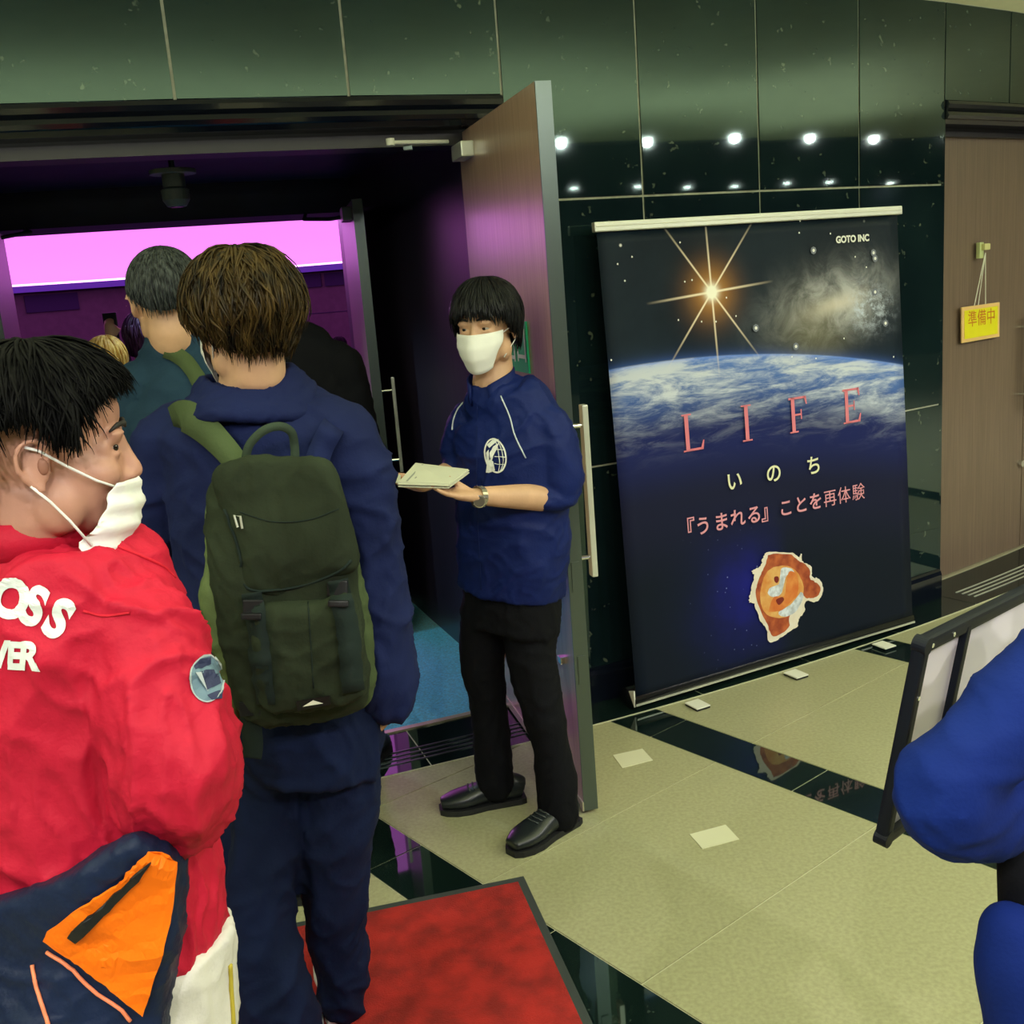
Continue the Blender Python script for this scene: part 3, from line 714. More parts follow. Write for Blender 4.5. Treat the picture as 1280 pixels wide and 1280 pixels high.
def standing(G, H, yaw, lean=0):
    """joints of a relaxed standing figure. yaw: direction faced, degrees clockwise from straight ahead"""
    k = H/1.72; a = R(yaw); f = Vector((math.sin(a), math.cos(a), 0)); r = Vector((math.cos(a), -math.sin(a), 0)); G = Vector((G[0], G[1], 0))
    P = lambda x, y, z: G+r*x*k+f*y*k+Vector((0, 0, z*k))
    J = dict(head=P(0, .0, 1.605), neck=P(0, -.03, 1.465), chest=P(0, -.01, 1.27), waist=P(0, 0, 1.08), pelvis=P(0, 0, .93))
    for q, s in (('R', 1), ('L', -1)):
        J['sh'+q] = P(s*.175, -.015, 1.395); J['el'+q] = P(s*.225, -.03, 1.10); J['wr'+q] = P(s*.235, .05, .85)
        J['hip'+q] = P(s*.085, 0, .90); J['kn'+q] = P(s*.095, .015, .49); J['an'+q] = P(s*.10, -.03, .09); J['toe'+q] = P(s*.12, .13, .03); J['hl'+q] = P(s*.10, -.09, .0)
    J['f'] = f; J['r'] = r; J['k'] = k; return J
def garment(name, J, material, parent, rings, sleeves, voxel=.008, smooth=4, disp=None):
    mb = MB(); loft(mb, rings, 32, 4)
    for s in sleeves: limb(mb, s, 18, 4)
    return fuse(name, mb, material, parent, voxel, smooth, disp)
def std_jacket(J, hem=.80, a=.19, b=.125):
    k = J['k']; r = J['r']; z = lambda p, h: Vector((p.x, p.y, h*k))
    return [(J['neck']+Vector((0, 0, .02)), r, .070*k, .066*k), (z(J['neck'], 1.445), r, .12*k, .085*k), (z(J['chest'], 1.40), r, .165*k, .095*k), (z(J['chest'], 1.30), r, a*k, b*k), (z(J['waist'], 1.12), r, a*.95*k, b*k), (z(J['waist'], .95), r, a*.95*k, b*k), (z(J['pelvis'], hem), r, a*.95*k, b*k)]
def std_sleeve(J, q, r0=.066, cuff=.042):
    s, e, w_ = J['sh'+q], J['el'+q], J['wr'+q]
    return [(s-(s-J['neck'])*.3-Vector((0, 0, .015)), r0*.95), (s-Vector((0, 0, .012)), r0), ((s+e)/2, r0*.92), (e, r0*.85), (e*.45+w_*.55, cuff*1.15), (e*.12+w_*.88, cuff)]
def trousers(J, material, parent, voxel=.010, rt=.088, rk=.070, ra=.062, name='trousers'):
    mb = MB(); k = J.get('k', 1); side = (J['hipR']-J['hipL']).normalized()
    loft(mb, [(J['pelvis']+Vector((0, 0, .08)), side, .150*k, .105*k), (J['pelvis'], side, .165*k, .115*k), ((J['hipL']+J['hipR'])/2-Vector((0, 0, .05)), side, .165*k, .115*k)], 26, 3)
    for q in 'LR':
        limb(mb, [(J['hip'+q], rt*k), ((J['hip'+q]+J['kn'+q])/2, rt*.93*k), (J['kn'+q], rk*k), ((J['kn'+q]+J['an'+q])/2, ra*1.04*k), (J['an'+q]+Vector((0, 0, .03)), ra*k)], 18, 5)
    return fuse(name, mb, material, parent, voxel, 4, folds(.006, (9, 9, 5), 4))
def person_simple(label, G, H, yaw, top, bottom, hair, hairends, group=None, voxel=.012, skin=SKIN, hn=260, headyaw=None, jop={}, hands_up={}, puff=.12, shoes=True, sit=False, wid=.012):
    t = thing('person', label, 'person', group); J = standing(G, H, yaw)
    for k_, v_ in jop.items(): J[k_] = v_
    hy = R(yaw if headyaw is None else headyaw); T = frame_T(J['head'], (math.sin(hy), math.cos(hy), 0), s=J['k'])
    hands = {q: dict(fwd=(J['wr'+q]-J['el'+q]), pn=(J['r']*(-1 if q == 'R' else 1)), thumb=(1 if q == 'R' else -1), s=J['k']) for q in 'LR'}
    hands.update(hands_up)
    body_mesh(t, J, T, skin, voxel, hands)
    face_parts(t, T)
    garment('jacket', J, top, t, std_jacket(J), [std_sleeve(J, 'L'), std_sleeve(J, 'R')], voxel, 4, folds(.006, (6, 6, 9), 2))
    trousers(J, bottom, t, voxel)
    if shoes:
        for q in 'LR': shoe(t, (J['hl'+q].x, J['hl'+q].y, 0), (J['hl'+q]+(J['toe'+q]-J['hl'+q]).normalized()*.27*J['k'])*Vector((1, 1, 0)) if False else Vector((J['hl'+q].x, J['hl'+q].y, 0))+Vector(((J['toe'+q]-J['hl'+q]).x, (J['toe'+q]-J['hl'+q]).y, 0)).normalized()*.27*J['k'])
    hair_mesh(t, T, hair, hairends, n=hn, puff=puff, wid=wid, seed=int(abs(G[0]*100))+3)
    return t, J, T
SHORT = {0: 62, 40: 70, 75: 84, 100: 92, 140: 118, 180: 122}
BOB = {0: 84, 40: 92, 70: 120, 110: 150, 180: 158}

# ------------------------------------------------------------ the attendant at the door
def J_from(**kw): return {k: (Vector(v) if not isinstance(v, float) else v) for k, v in kw.items()}
st = thing('person', 'masked attendant in navy jacket with round white emblem, holding leaflets by the open door', 'person')
sf = Vector((-.57, -.82, 0)); sr = Vector((-.82, .57, 0)); sl = -sr
J = J_from(head=at(607, 408, 2.93), neck=at(617, 478, 2.955), chest=at(640, 550, 2.96), waist=at(641, 650, 2.96), pelvis=at(640, 730, 2.965),
    shL=at(685, 530, 2.87), elL=at(703, 622, 2.86), wrL=at(602, 620, 2.71), shR=at(584, 520, 3.04), elR=at(571, 588, 3.06), wrR=at(543, 600, 2.90),
    hipL=at(662, 752, 2.93), knL=at(672, 868, 2.90), anL=at(697, 985, 2.885), hipR=at(609, 752, 3.0), knR=at(608, 860, 3.03), anR=at(620, 955, 3.065),
    toeL=(-.06, 2.76, .03), toeR=(-.27, 3.045, .03), f=sf, r=sl)
J['k'] = 1.0; sT = frame_T(J['head'], (-.40, -.915, -.03), s=.98)
body_mesh(st, J, sT, SKIN, .0048, {
    'L': dict(fwd=at(530, 614, 2.64)-J['wrL'], pn=(0, -.1, 1), thumb=-1, s=.95, curl=(.10, .12, .15, .2), tdir=(-.75, .2, .55), tcurl=.5),
    'R': dict(fwd=at(505, 614, 2.80)-J['wrR'], pn=(0, -.2, 1), thumb=1, s=.95, curl=(.30, .3, .3, .35))})
face_parts(st, sT, gaze=(.002, .0))
hair_mesh(st, sT, HBLK, {0: 83, 35: 87, 60: 96, 80: 122, 120: 146, 180: 152}, n=1600, puff=.19, wid=.0075, seed=5, wave=.25, lift=.02, name='hair')
# mask
def face_mask(parent, T, down=0.0, name='face_mask', ext=.1, ear_z=0):
    v = []; nu, nv = 16, 10
    for lay in (0, 1):
        for j in range(nv+1):
            t = j/nv; z = -.008-.108*t-down
            for i in range(nu+1):
                a = (i/nu*2-1)*R(80-46*max(0, t-.35)); z = -.008-down-.110*t*(1-.30*(a/1.4)**2); w_ = .070-.030*max(0, t-.40)
                y = .012+ (.090-.012+.014*math.sin(math.pi*min(1, t*1.05))-.018*max(0, t-.6))*math.cos(a)**.62 if math.cos(a) > 0 else .012
                ridge = .015*math.exp(-(a/.35)**2)*(1-t*.5)
                v.append(T @ Vector((math.sin(a)*w_, y+ridge-(.002 if lay else 0)+.0015*math.sin(t*22), z-.006*math.cos(a*1.1))))
    f = []; W_ = nu+1; o2 = W_*(nv+1)
    for j in range(nv):
        for i in range(nu): a = j*W_+i; f.append((a, a+1, a+W_+1, a+W_)); f.append((o2+a+W_, o2+a+W_+1, o2+a+1, o2+a))
    for i in range(nu):
        f.append((i+1, i, o2+i, o2+i+1)); a = nv*W_+i; f.append((a, a+1, o2+a+1, o2+a))
    for j in range(nv):
        a = j*W_; f.append((a, a+W_, o2+a+W_, o2+a)); a += nu; f.append((a+W_, a, o2+a, o2+a+W_))
    mk = MB().addm(v, f).build(name, MASK, parent, True)
    for q in (-1, 1):
        mk2 = MB().tube([T @ Vector((q*.066, .032, -.016-down)), T @ Vector((q*.077, 0, -.004)), T @ Vector((q*.084, -.030, .004)), T @ Vector((q*.084, -.038, -.016)), T @ Vector((q*.078, -.020, -.042)), T @ Vector((q*.060, .028, -.085-down))], .0016, 6)
        mk2.build('ear_loop', MASK, mk, True)
    return mk
face_mask(st, sT)
# jacket
jr = [(at(613, 474, 2.95), sl, .062, .058), (at(620, 492, 2.955), sl, .105, .082), (at(632, 509, 2.955), sl, .150, .090), (at(637, 534, 2.955), sl, .176, .105), (at(639, 570, 2.955), sl, .178, .122),
      (at(641, 630, 2.955), sl, .172, .126), (at(641, 690, 2.955), sl, .172, .128), (at(639, 738, 2.96), sl, .162, .122)]
slL = [(at(668, 523, 2.89), .052), (at(688, 531, 2.87), .058), (at(699, 570, 2.86), .064), (at(703, 603, 2.85), .060), (at(698, 620, 2.84), .050), (at(686, 625, 2.825), .040), (at(680, 625, 2.82), .037)]
slR = [(at(592, 518, 3.02), .050), (at(581, 530, 3.03), .054), (at(573, 560, 3.04), .052), (at(570, 582, 3.03), .046), (at(566, 586, 3.0), .040)]
sj = garment('jacket', J, NAVY, st, jr, [slL, slR], .007, 5, folds(.0085, (7, 7, 9), 3))
sb = bvh_of(sj)
# stand collar, open at the throat
col = MB(); cv = []; cf2 = []
nb = at(615, 480, 2.95)
for lay, (r_, dz) in enumerate(((.068, -.022), (.066, .034), (.060, .034), (.061, -.022))):
    for i in range(25):
        a = R(-155+310*i/24); d = sf*-math.cos(a)+sl*math.sin(a); dip = .02*(abs(a)/R(155))**4
        cv.append(nb+d*(r_+.006*(abs(a)/R(155))**2)+Vector((0, 0, dz-dip+.012*math.cos(a))))
for l in range(4):
    for i in range(24): cf2.append((l*25+i, l*25+i+1, ((l+1) % 4)*25+i+1, ((l+1) % 4)*25+i))
cf2 += [(0, 25, 50, 75), (99, 74, 49, 24)]
col.addm(cv, cf2).build('collar', NAVY, sj, True)
PIPE = mat('white_piping', (.55, .60, .65), .6)
def drape_tube(name, pix, Y, r_, material, parent, bv, lift=.001):
    rows = smooth_curve([[p[0], p[1]] for p in pix], 5); P = [at(q[0], q[1], Y) for q in rows]
    P = drape(bv, P, sum(P, Vector())/len(P)-Vector((0, 0, CAM_H)), lift)
    return MB().tube(P, r_, 6).build(name, material, parent, True)
drape_tube('piping', [(626, 495), (637, 520), (644, 545), (657, 572)], 2.85, .0022, PIPE, sj, sb)
drape_tube('piping', [(579, 503), (572, 512), (567, 525), (565, 538)], 2.9, .0022, PIPE, sj, sb)
drape_tube('placket', [(597, 500), (596, 560), (597, 640), (602, 738)], 2.85, .0016, cloth('placket', (.006, .014, .08)), sj, sb)
# round emblem: a printed globe
WP = M['whitepaint']; em = []
def band(pts, w_):
    out = []
    for a, b in zip(pts, pts[1:]):
        dx, dy = b[0]-a[0], b[1]-a[1]; l = math.hypot(dx, dy) or 1; nx, ny = -dy/l*w_/2, dx/l*w_/2
        out.append([(a[0]+nx, a[1]+ny), (a[0]-nx, a[1]-ny), (b[0]-nx, b[1]-ny), (b[0]+nx, b[1]+ny)])
    return out
ec = (619.5, 569.5)
el = lambda rx, ry, t: (ec[0]+rx*math.cos(t)+ry*.12*math.sin(t), ec[1]+ry*math.sin(t))
em += band([el(13, 21, 2*math.pi*i/36) for i in range(37)], 2.0)
for k in (.35, .72): em += band([el(13*k, 21, math.pi*(-.5+i/12)) for i in range(13)], .9)
for dy in (-8, 1, 10): em += band([(ec[0]-1, ec[1]+dy), (ec[0]+13*math.sqrt(max(0, 1-(dy/21)**2)), ec[1]+dy+1)], .9)
em += [[(609, 580), (613, 574), (617, 577), (619, 588), (611, 591), (608, 591)], [(612, 566), (617, 558), (624, 553), (621, 562), (617, 570), (615, 577), (613, 572)], [(609, 556), (616, 550), (624, 549), (619, 554), (612, 560)], [(608, 566), (611, 562), (612, 578), (609, 580)]]
pixel_print('emblem', em, sb, 2.82, WP, sj, .002, .008)
# trousers follow the photographed stance
mb = MB()
loft(mb, [(at(640, 712, 2.96), sl, .150, .105), (at(640, 745, 2.96), sl, .155, .110), (at(638, 785, 2.955), sl, .155, .105)], 26, 3)
limb(mb, [(at(605, 765, 2.985), .075), (at(603, 825, 3.01), .068), (at(609, 868, 3.03), .060), (at(613, 910, 3.05), .060), (at(617, 950, 3.06), .062), (at(619, 980, 3.06), .060)], 20, 5)
limb(mb, [(at(663, 765, 2.93), .080), (at(664, 822, 2.91), .074), (at(676, 877, 2.90), .064), (at(689, 930, 2.89), .056), (at(695, 975, 2.885), .062), (at(698, 1018, 2.885), .062)], 20, 5)
fuse('trousers', mb, BLACKC, st, .008, 4, folds(.006, (10, 10, 8), 8))
shoe(st, (-.030, 3.085, 0), (-.305, 3.035, 0), wid=.050)
shoe(st, (.118, 2.925, 0), (-.085, 2.745, 0), wid=.052)
# watch
wt = MB(); wd = (J['elL']-J['wrL']).normalized(); wc = at(598, 621, 2.705)+wd*.002
a1 = wd.cross(Vector((0, 0, 1))).normalized(); a2 = wd.cross(a1)
WATCH = mat('watch_steel', (.55, .50, .42), .25, metal=.9)
ring = [wc+a1*.031*math.cos(t)+a2*.027*math.sin(t) for t in [2*math.pi*i/20 for i in range(20)]]
for i, p in enumerate(ring):
    q = ring[(i+1) % 20]; wt.cbox((p+q)/2, (q-p)*.92, wd*.016, ((p+q)/2-wc).normalized()*.004)
wo = wt.build('watch', WATCH, st)
fd = (Vector((0, 0, CAM_H))-wc+Vector((0, 0, -.5))).normalized(); fcen = wc+fd*.028+Vector((0, 0, -.006))
MB().disc(fcen, fd, .017, .008, 24).build('watch_case', WATCH, wo, bevel=.002)
MB().disc(fcen+fd*.008, fd, .0135, .0008, 24).build('dial', mat('dial', (.10, .085, .07), .2), wo)
shift_origin(st, (.0, 2.95, 0))
# leaflets
PAPER = mat('paper', (.62, .62, .50), .7, var=.03); PAPER2 = mat('paper_grey', (.30, .31, .27), .7)
lf = thing('leaflet_stack', 'small stack of pale printed leaflets held on the masked attendant\'s palm', 'leaflets')
qa, qb, qc_, qd = [p+Vector((0, 0, .016)) for p in (at(520, 586, 2.80), at(586, 594, 2.76), at(562, 612, 2.62), at(499, 610, 2.66))]
for i in range(6):
    sh = Vector((math.sin(i*2.1)*.003, math.cos(i*1.7)*.003, -.0022*i)); m_ = [p+sh for p in (qa, qb, qc_, qd)]
    MB().hexa([p-Vector((0, 0, .0018)) for p in m_]+m_).build('leaflet', PAPER, lf)
def inq(u, v): return (qa*(1-u)+qb*u)*(1-v)+(qd*(1-u)+qc_*u)*v+Vector((0, 0, .0006))
MB().addm([inq(.13, .03), inq(.17, .03), inq(.17, .97), inq(.13, .97)], [(0, 1, 2, 3)]).build('printed_rule', PAPER2, lf)
MB().addm([inq(.24, .10), inq(.27, .10), inq(.27, .80), inq(.24, .80)], [(0, 1, 2, 3)]).build('printed_rule', PAPER2, lf)
f1 = [at(484, 587, 2.84), at(501, 594, 2.76), at(500, 604, 2.68), at(487, 601, 2.74)]
MB().hexa([p-Vector((0, 0, .002)) for p in f1]+f1).build('leaflet', PAPER, lf)
shift_origin(lf, qd-Vector((0, 0, .012)))

# ------------------------------------------------------------ the man with the green backpack
bp = thing('person', 'brown-haired person in navy jacket and dark trousers, back turned, wearing the green backpack', 'person')
br = Vector((.985, -.17, 0)); bf = Vector((.17, .985, 0))
J = J_from(head=at(303, 404, 2.06), neck=at(312, 482, 2.07), chest=at(328, 590, 2.08), waist=at(350, 740, 2.08), pelvis=at(382, 900, 2.06),
    shR=at(432, 550, 2.06), elR=at(470, 715, 2.08), wrR=at(481, 840, 2.05), shL=at(215, 550, 2.12), elL=at(185, 690, 2.20), wrL=at(215, 800, 2.38),
    hipR=at(425, 915, 2.05), knR=at(425, 1090, 2.09), anR=at(425, 1235, 2.12), hipL=at(345, 915, 2.07), knL=at(330, 1090, 2.0), anL=at(345, 1290, 1.93),
    toeR=(-.52, 2.24, .03), toeL=(-.58, 2.13, .03), f=bf, r=br)
J['k'] = 1.0; bT = frame_T(J['head'], (-.64, .76, -.05), s=1.0)
body_mesh(bp, J, bT, SKIN, .006, {'R': dict(fwd=(.02, .03, -1), pn=(-1, .1, 0), thumb=1, curl=(.3, .35, .4, .45)), 'L': dict(fwd=(.2, 1, 0), pn=(1, 0, 0), thumb=-1)})
face_parts(bp, bT); face_mask(bp, bT)
hair_mesh(bp, bT, HBRN, {0: 86, 45: 94, 68: 100, 90: 118, 110: 134, 150: 146, 180: 146}, n=3400, puff=.27, wid=.0058, seed=11, wave=.9, tuft=.10, lift=.05, drop_in=.30)
jr = [(at(311, 476, 2.07), br, .070, .066), (at(314, 492, 2.07), br, .100, .085), (at(320, 512, 2.08), br, .165, .10), (at(324, 540, 2.085), br, .200, .115), (at(333, 620, 2.09), br, .200, .130), (at(348, 740, 2.09), br, .198, .135), (at(362, 810, 2.08), br, .196, .135), (at(372, 852, 2.07), br, .190, .128)]
slR = [(at(405, 535, 2.06), .070), (at(434, 562, 2.05), .075), (at(456, 640, 2.05), .072), (at(468, 720, 2.05), .068), (at(476, 800, 2.04), .068), (at(481, 850, 2.03), .064), (at(485, 874, 2.03), .054)]
slL = [(at(225, 545, 2.12), .068), (at(206, 575, 2.13), .070), (at(195, 650, 2.16), .066), (at(192, 710, 2.20), .062), (at(205, 770, 2.32), .052)]
bj = garment('jacket', J, NAVY2, bp, jr, [slR, slL], .0075, 4, folds(.012, (6, 6, 7), 5))
cl = MB()
for r0, dz, rt in ((.086, .0, .015), (.076, .018, .010), (.104, -.020, .015), (.112, -.034, .013)):
    c = at(312, 486, 2.07)+Vector((0, 0, dz)); pts = [c+br*r0*1.15*math.cos(t)+bf*r0*math.sin(t)+Vector((0, 0, .010*math.sin(t*2+dz*30)-.03*math.sin(t)*-.4)) for t in [2*math.pi*i/28 for i in range(29)]]
    cl.tube(pts, rt, 10, flat=1.2)
fuse('collar', cl, NAVY2, bj, .006, 5, folds(.004, (14, 14, 20), 6))
mb = MB(); loft(mb, [(at(376, 868, 2.06), br, .150, .11), (at(384, 905, 2.05), br, .152, .118), (at(388, 960, 2.05), br, .150, .112)], 26, 3)
limb(mb, [(at(345, 935, 2.06), .085), (at(338, 1010, 2.04), .080), (at(328, 1090, 2.01), .074), (at(328, 1160, 1.98), .074), (at(342, 1240, 1.95), .082), (at(352, 1290, 1.94), .085), (at(360, 1330, 1.93), .083)], 22, 5)
limb(mb, [(at(427, 935, 2.05), .085), (at(424, 1010, 2.06), .081), (at(416, 1090, 2.08), .078), (at(420, 1160, 2.10), .068), (at(426, 1215, 2.11), .060), (at(428, 1252, 2.11), .052)], 22, 5)
fuse('trousers', mb, DENIM, bp, .008, 4, folds(.012, (9, 9, 6), 9))
WSH = mat('white_sneaker', (.6, .6, .58), .6)
shoe(bp, (-.478, 2.085, 0), (-.545, 2.345, 0), WSH, WSH, wid=.044); shoe(bp, (J['anL'].x-.02, 1.86, 0), (J['anL'].x+.03, 2.13, 0), WSH, WSH)
shift_origin(bp, (-.50, 2.05, 0))

# ------------------------------------------------------------ the green backpack
pk = thing('backpack', 'olive green canvas backpack with top flap and two buckled straps, on the navy jacket', 'backpack')
tow = Vector((.05, -1, .12)).normalized()
def slab(pix, Y, thick, back=.6, rings=7, power=3.4, n=5, toward=None, mb=None):
    return pillow(mb or MB(), outline_pts(pix, Y, n), thick, toward or tow, rings, back, power)
main = slab([(268, 600), (300, 578), (360, 574), (405, 580), (428, 620), (446, 700), (458, 780), (465, 850), (452, 882), (400, 898), (335, 904), (300, 882), (278, 800), (262, 700), (260, 640)], 1.90, .085, .6)
mo = fuse('main_bag', main, OLIVE, pk, .006, 5, folds(.006, (11, 11, 8), 12))
flap = slab([(264, 596), (290, 574), (350, 570), (410, 574), (428, 606), (442, 660), (448, 706), (425, 722), (380, 738), (335, 746), (308, 738), (300, 710), (285, 660)], 1.845, .040, .9)
fo = fuse('top_flap', flap, OLIVE, pk, .005, 5, folds(.004, (12, 12, 9), 13))
side_ = slab([(258, 622), (268, 640), (282, 700), (300, 770), (304, 850), (300, 900), (286, 870), (262, 800), (252, 760), (258, 690)], 1.90, .045, 1.2)
fuse('side_pocket', side_, OLIVE3, pk, .006, 4, folds(.006, (9, 9, 9), 14))
side_ = slab([(430, 690), (448, 700), (462, 770), (470, 850), (462, 878), (446, 880), (440, 800)], 1.90, .035, 1.0)
fuse('side_pocket', side_, OLIVE2, pk, .006, 4, folds(.005, (9, 9, 9), 15))
fp = slab([(318, 770), (345, 752), (400, 748), (440, 740), (452, 790), (458, 850), (446, 874), (395, 886), (338, 888), (322, 850)], 1.825, .042, 1.0)
fpo = fuse('front_pocket', fp, OLIVE, pk, .0055, 4, folds(.006, (14, 14, 10), 16))
allb = MB()
for o_ in (mo, fo, fpo):
    allb.addm([v.co.copy() for v in o_.data.vertices], [tuple(p.vertices) for p in o_.data.polygons])
pb = BVHTree.FromPolygons(allb.v, allb.f)
def ribbon(name, pix, wpx, Y, material, parent, bv=None, thick=.0035, lift=.003):
    """webbing: flat band along pixel points, laid on a surface"""
    rows = smooth_curve([[p[0], p[1], (p[2] if len(p) > 2 else Y), (p[3] if len(p) > 3 else wpx)] for p in pix], 6); top = []
    n_ = len(rows); L_ = []; Rr = []
    for i, q in enumerate(rows):
        a = rows[max(0, i-1)]; b = rows[min(n_-1, i+1)]; dx, dy = b[0]-a[0], b[1]-a[1]; l = math.hypot(dx, dy) or 1; nx, ny = -dy/l*q[3]/2, dx/l*q[3]/2
        L_.append(at(q[0]+nx, q[1]+ny, q[2])); Rr.append(at(q[0]-nx, q[1]-ny, q[2]))
    if bv is not None:
        c = sum(L_, Vector())/len(L_)-Vector((0, 0, CAM_H)); L_ = drape(bv, L_, c, lift); Rr = drape(bv, Rr, c, lift)
    v = []; 
    for a, b in zip(L_, Rr):
        c = (a+b)/2; d = (Vector((0, 0, CAM_H))-c).normalized()*thick; v += [a, b, b+d, a+d]
    f = []
    for i in range(n_-1):
        for k in range(4): f.append((i*4+k, i*4+(k+1) % 4, i*4+4+(k+1) % 4, i*4+4+k))
    f += [(0, 3, 2, 1), tuple((n_-1)*4+k for k in range(4))]
    return MB().addm(v, f).build(name, material, parent, True)
STR = cloth('strap_webbing', (.010, .018, .016), .8); BUC = mat('buckle_black', (.006, .007, .009), .45, spec=.3)
s1 = ribbon('buckle_strap', [(316, 738), (322, 775), (328, 820), (334, 878)], 24, 1.80, STR, pk, pb, .0035, .008)
s2 = ribbon('buckle_strap', [(420, 722), (428, 760), (434, 800), (440, 862)], 24, 1.80, STR, pk, pb, .0035, .008)
for c_, s_ in (((319, 757), s1), ((424, 741), s2)):
    for dy, hh in ((0, 20), (15, 8)):
        q = [(c_[0]-13, c_[1]-hh/2+dy), (c_[0]+13, c_[1]-hh/2+dy-1), (c_[0]+13, c_[1]+hh/2+dy-1), (c_[0]-13, c_[1]+hh/2+dy)]
        cc_ = drape(pb, [at(c_[0], c_[1]+dy, 1.80)], ray(*c_), .010)[0]; k_ = ms(*c_, 1.8)
        MB().cbox(cc_, cX*26*k_, cY*hh*k_, tow*.010).build('buckle', BUC, s_, bevel=.003)
ribbon('hanging_strap', [(312, 880), (314, 905), (316, 930), (314, 948)], 26, 1.86, STR, pk)
q = [(300, 876), (328, 874), (328, 892), (301, 894)]; bs_ = [at(x, y, 1.845) for x, y in q]
MB().hexa(bs_+[p+tow*.012 for p in bs_]).build('lower_buckle', BUC, pk, bevel=.003)
q = [(371, 874), (412, 866), (414, 878), (373, 887)]; bs_ = drape(pb, [at(x, y, 1.80) for x, y in q], Vector((-250, 1312, -200)), .002)
tg = MB().hexa(bs_+[p+tow*.003 for p in bs_]).build('label_patch', BUC, pk)
q = [(378, 880), (392, 872), (405, 876)]; tr = [p+tow*.0045 for p in drape(pb, [at(x, y, 1.80) for x, y in q], Vector((-250, 1312, -200)), .002)]
MB().addm(tr, [(0, 1, 2)]).build('triangle_mark', M['white'], tg)
zp = MB(); z0 = drape(pb, [at(x, y, 1.80) for x, y in ((294, 645), (301, 646), (298, 660), (304, 661))], Vector((-340, 1312, 0)), .003)
zp.tube([z0[2], z0[0], z0[1], z0[3]], .0022, 6); zp.build('zip_pull', M['alu'], fo)
HND = cloth('carry_handle', (.030, .046, .030), .8)
hp = [(306, 578, 1.86), (312, 556, 1.86), (330, 538, 1.86), (350, 533, 1.87), (364, 540, 1.88), (368, 556, 1.89), (369, 576, 1.89)]
ribbon('carry_handle', hp, 11, 1.87, HND, pk, None, .008)
ribbon('shoulder_strap', [(214, 524, 2.05, 30), (232, 520, 2.00, 40), (258, 538, 1.975, 36), (282, 562, 1.95, 32), (300, 585, 1.93, 30)], 36, 2.0, OLIVE2, pk, None, .012)
ribbon('shoulder_strap', [(425, 520, 2.09, 26), (415, 535, 1.975, 30), (402, 560, 1.955, 30), (392, 590, 1.93, 30)], 30, 2.0, NAVY2, pk, None, .010)
fbv = bvh_of(fo)
drape_tube('flap_piping', [(272, 640), (290, 690), (304, 728), (318, 738), (350, 737), (385, 730), (424, 714), (440, 700)], 1.80, .0028, STR, fo, fbv, .001)
drape_tube('flap_seam', [(300, 640), (340, 652), (385, 650), (424, 636)], 1.80, .0012, STR, fo, fbv, .0005)
drape_tube('pocket_seam', [(385, 752), (388, 800), (392, 860)], 1.80, .0014, STR, fpo, bvh_of(fpo), .0005)
shift_origin(pk, at(385, 905, 1.93))

# ------------------------------------------------------------ the man in the red jacket
rm = thing('person', 'young person in a red jacket with white back lettering, mask below the nose, looking right', 'person')
rr_ = Vector((.95, -.31, 0)); rf = Vector((.31, .95, 0))
RY = 1.30
J = J_from(head=at(66, 563, RY), neck=at(38, 672, RY+.02), chest=at(50, 800, RY+.02), waist=at(68, 960, RY+.02), pelvis=at(100, 1130, RY+.02),
    shR=at(176, 790, RY-.04), elR=at(216, 975, RY-.10), wrR=at(170, 960, RY+.17), shL=at(-90, 795, RY+.09), elL=at(-120, 960, RY+.10), wrL=at(-20, 960, RY+.30))
P0 = J['pelvis']
for q, s in (('R', 1), ('L', -1)):
    b_ = Vector((P0.x, P0.y, 0))+rr_*s*.09
    J['hip'+q] = b_+Vector((0, 0, P0.z-.04)); J['kn'+q] = b_+rf*.02+Vector((0, 0, .44)); J['an'+q] = b_-rf*.03+Vector((0, 0, .085)); J['toe'+q] = b_+rf*.12+Vector((0, 0, .03)); J['hl'+q] = b_-rf*.09
J['f'] = rf; J['r'] = rr_; J['k'] = 1.0
rT = frame_T(J['head'], (.93, .36, -.02), up=(-.03, 0, 1), s=1.0)
body_mesh(rm, J, rT, SKIN2, .0042, {'R': dict(fwd=(-.4, .8, .1), pn=(0, 0, 1), thumb=1), 'L': dict(fwd=(.4, .8, .1), pn=(0, 0, 1), thumb=-1)})
face_parts(rm, rT, gaze=(.0062, .0))
hair_mesh(rm, rT, HDRK, {0: 66, 28: 68, 50: 74, 62: 84, 70: 106, 78: 98, 86: 82, 108: 84, 122: 104, 140: 128, 180: 138}, n=4600, puff=.20, wid=.0042, seed=21, wave=.45, tuft=.10, lift=.03, ragged=2.5)
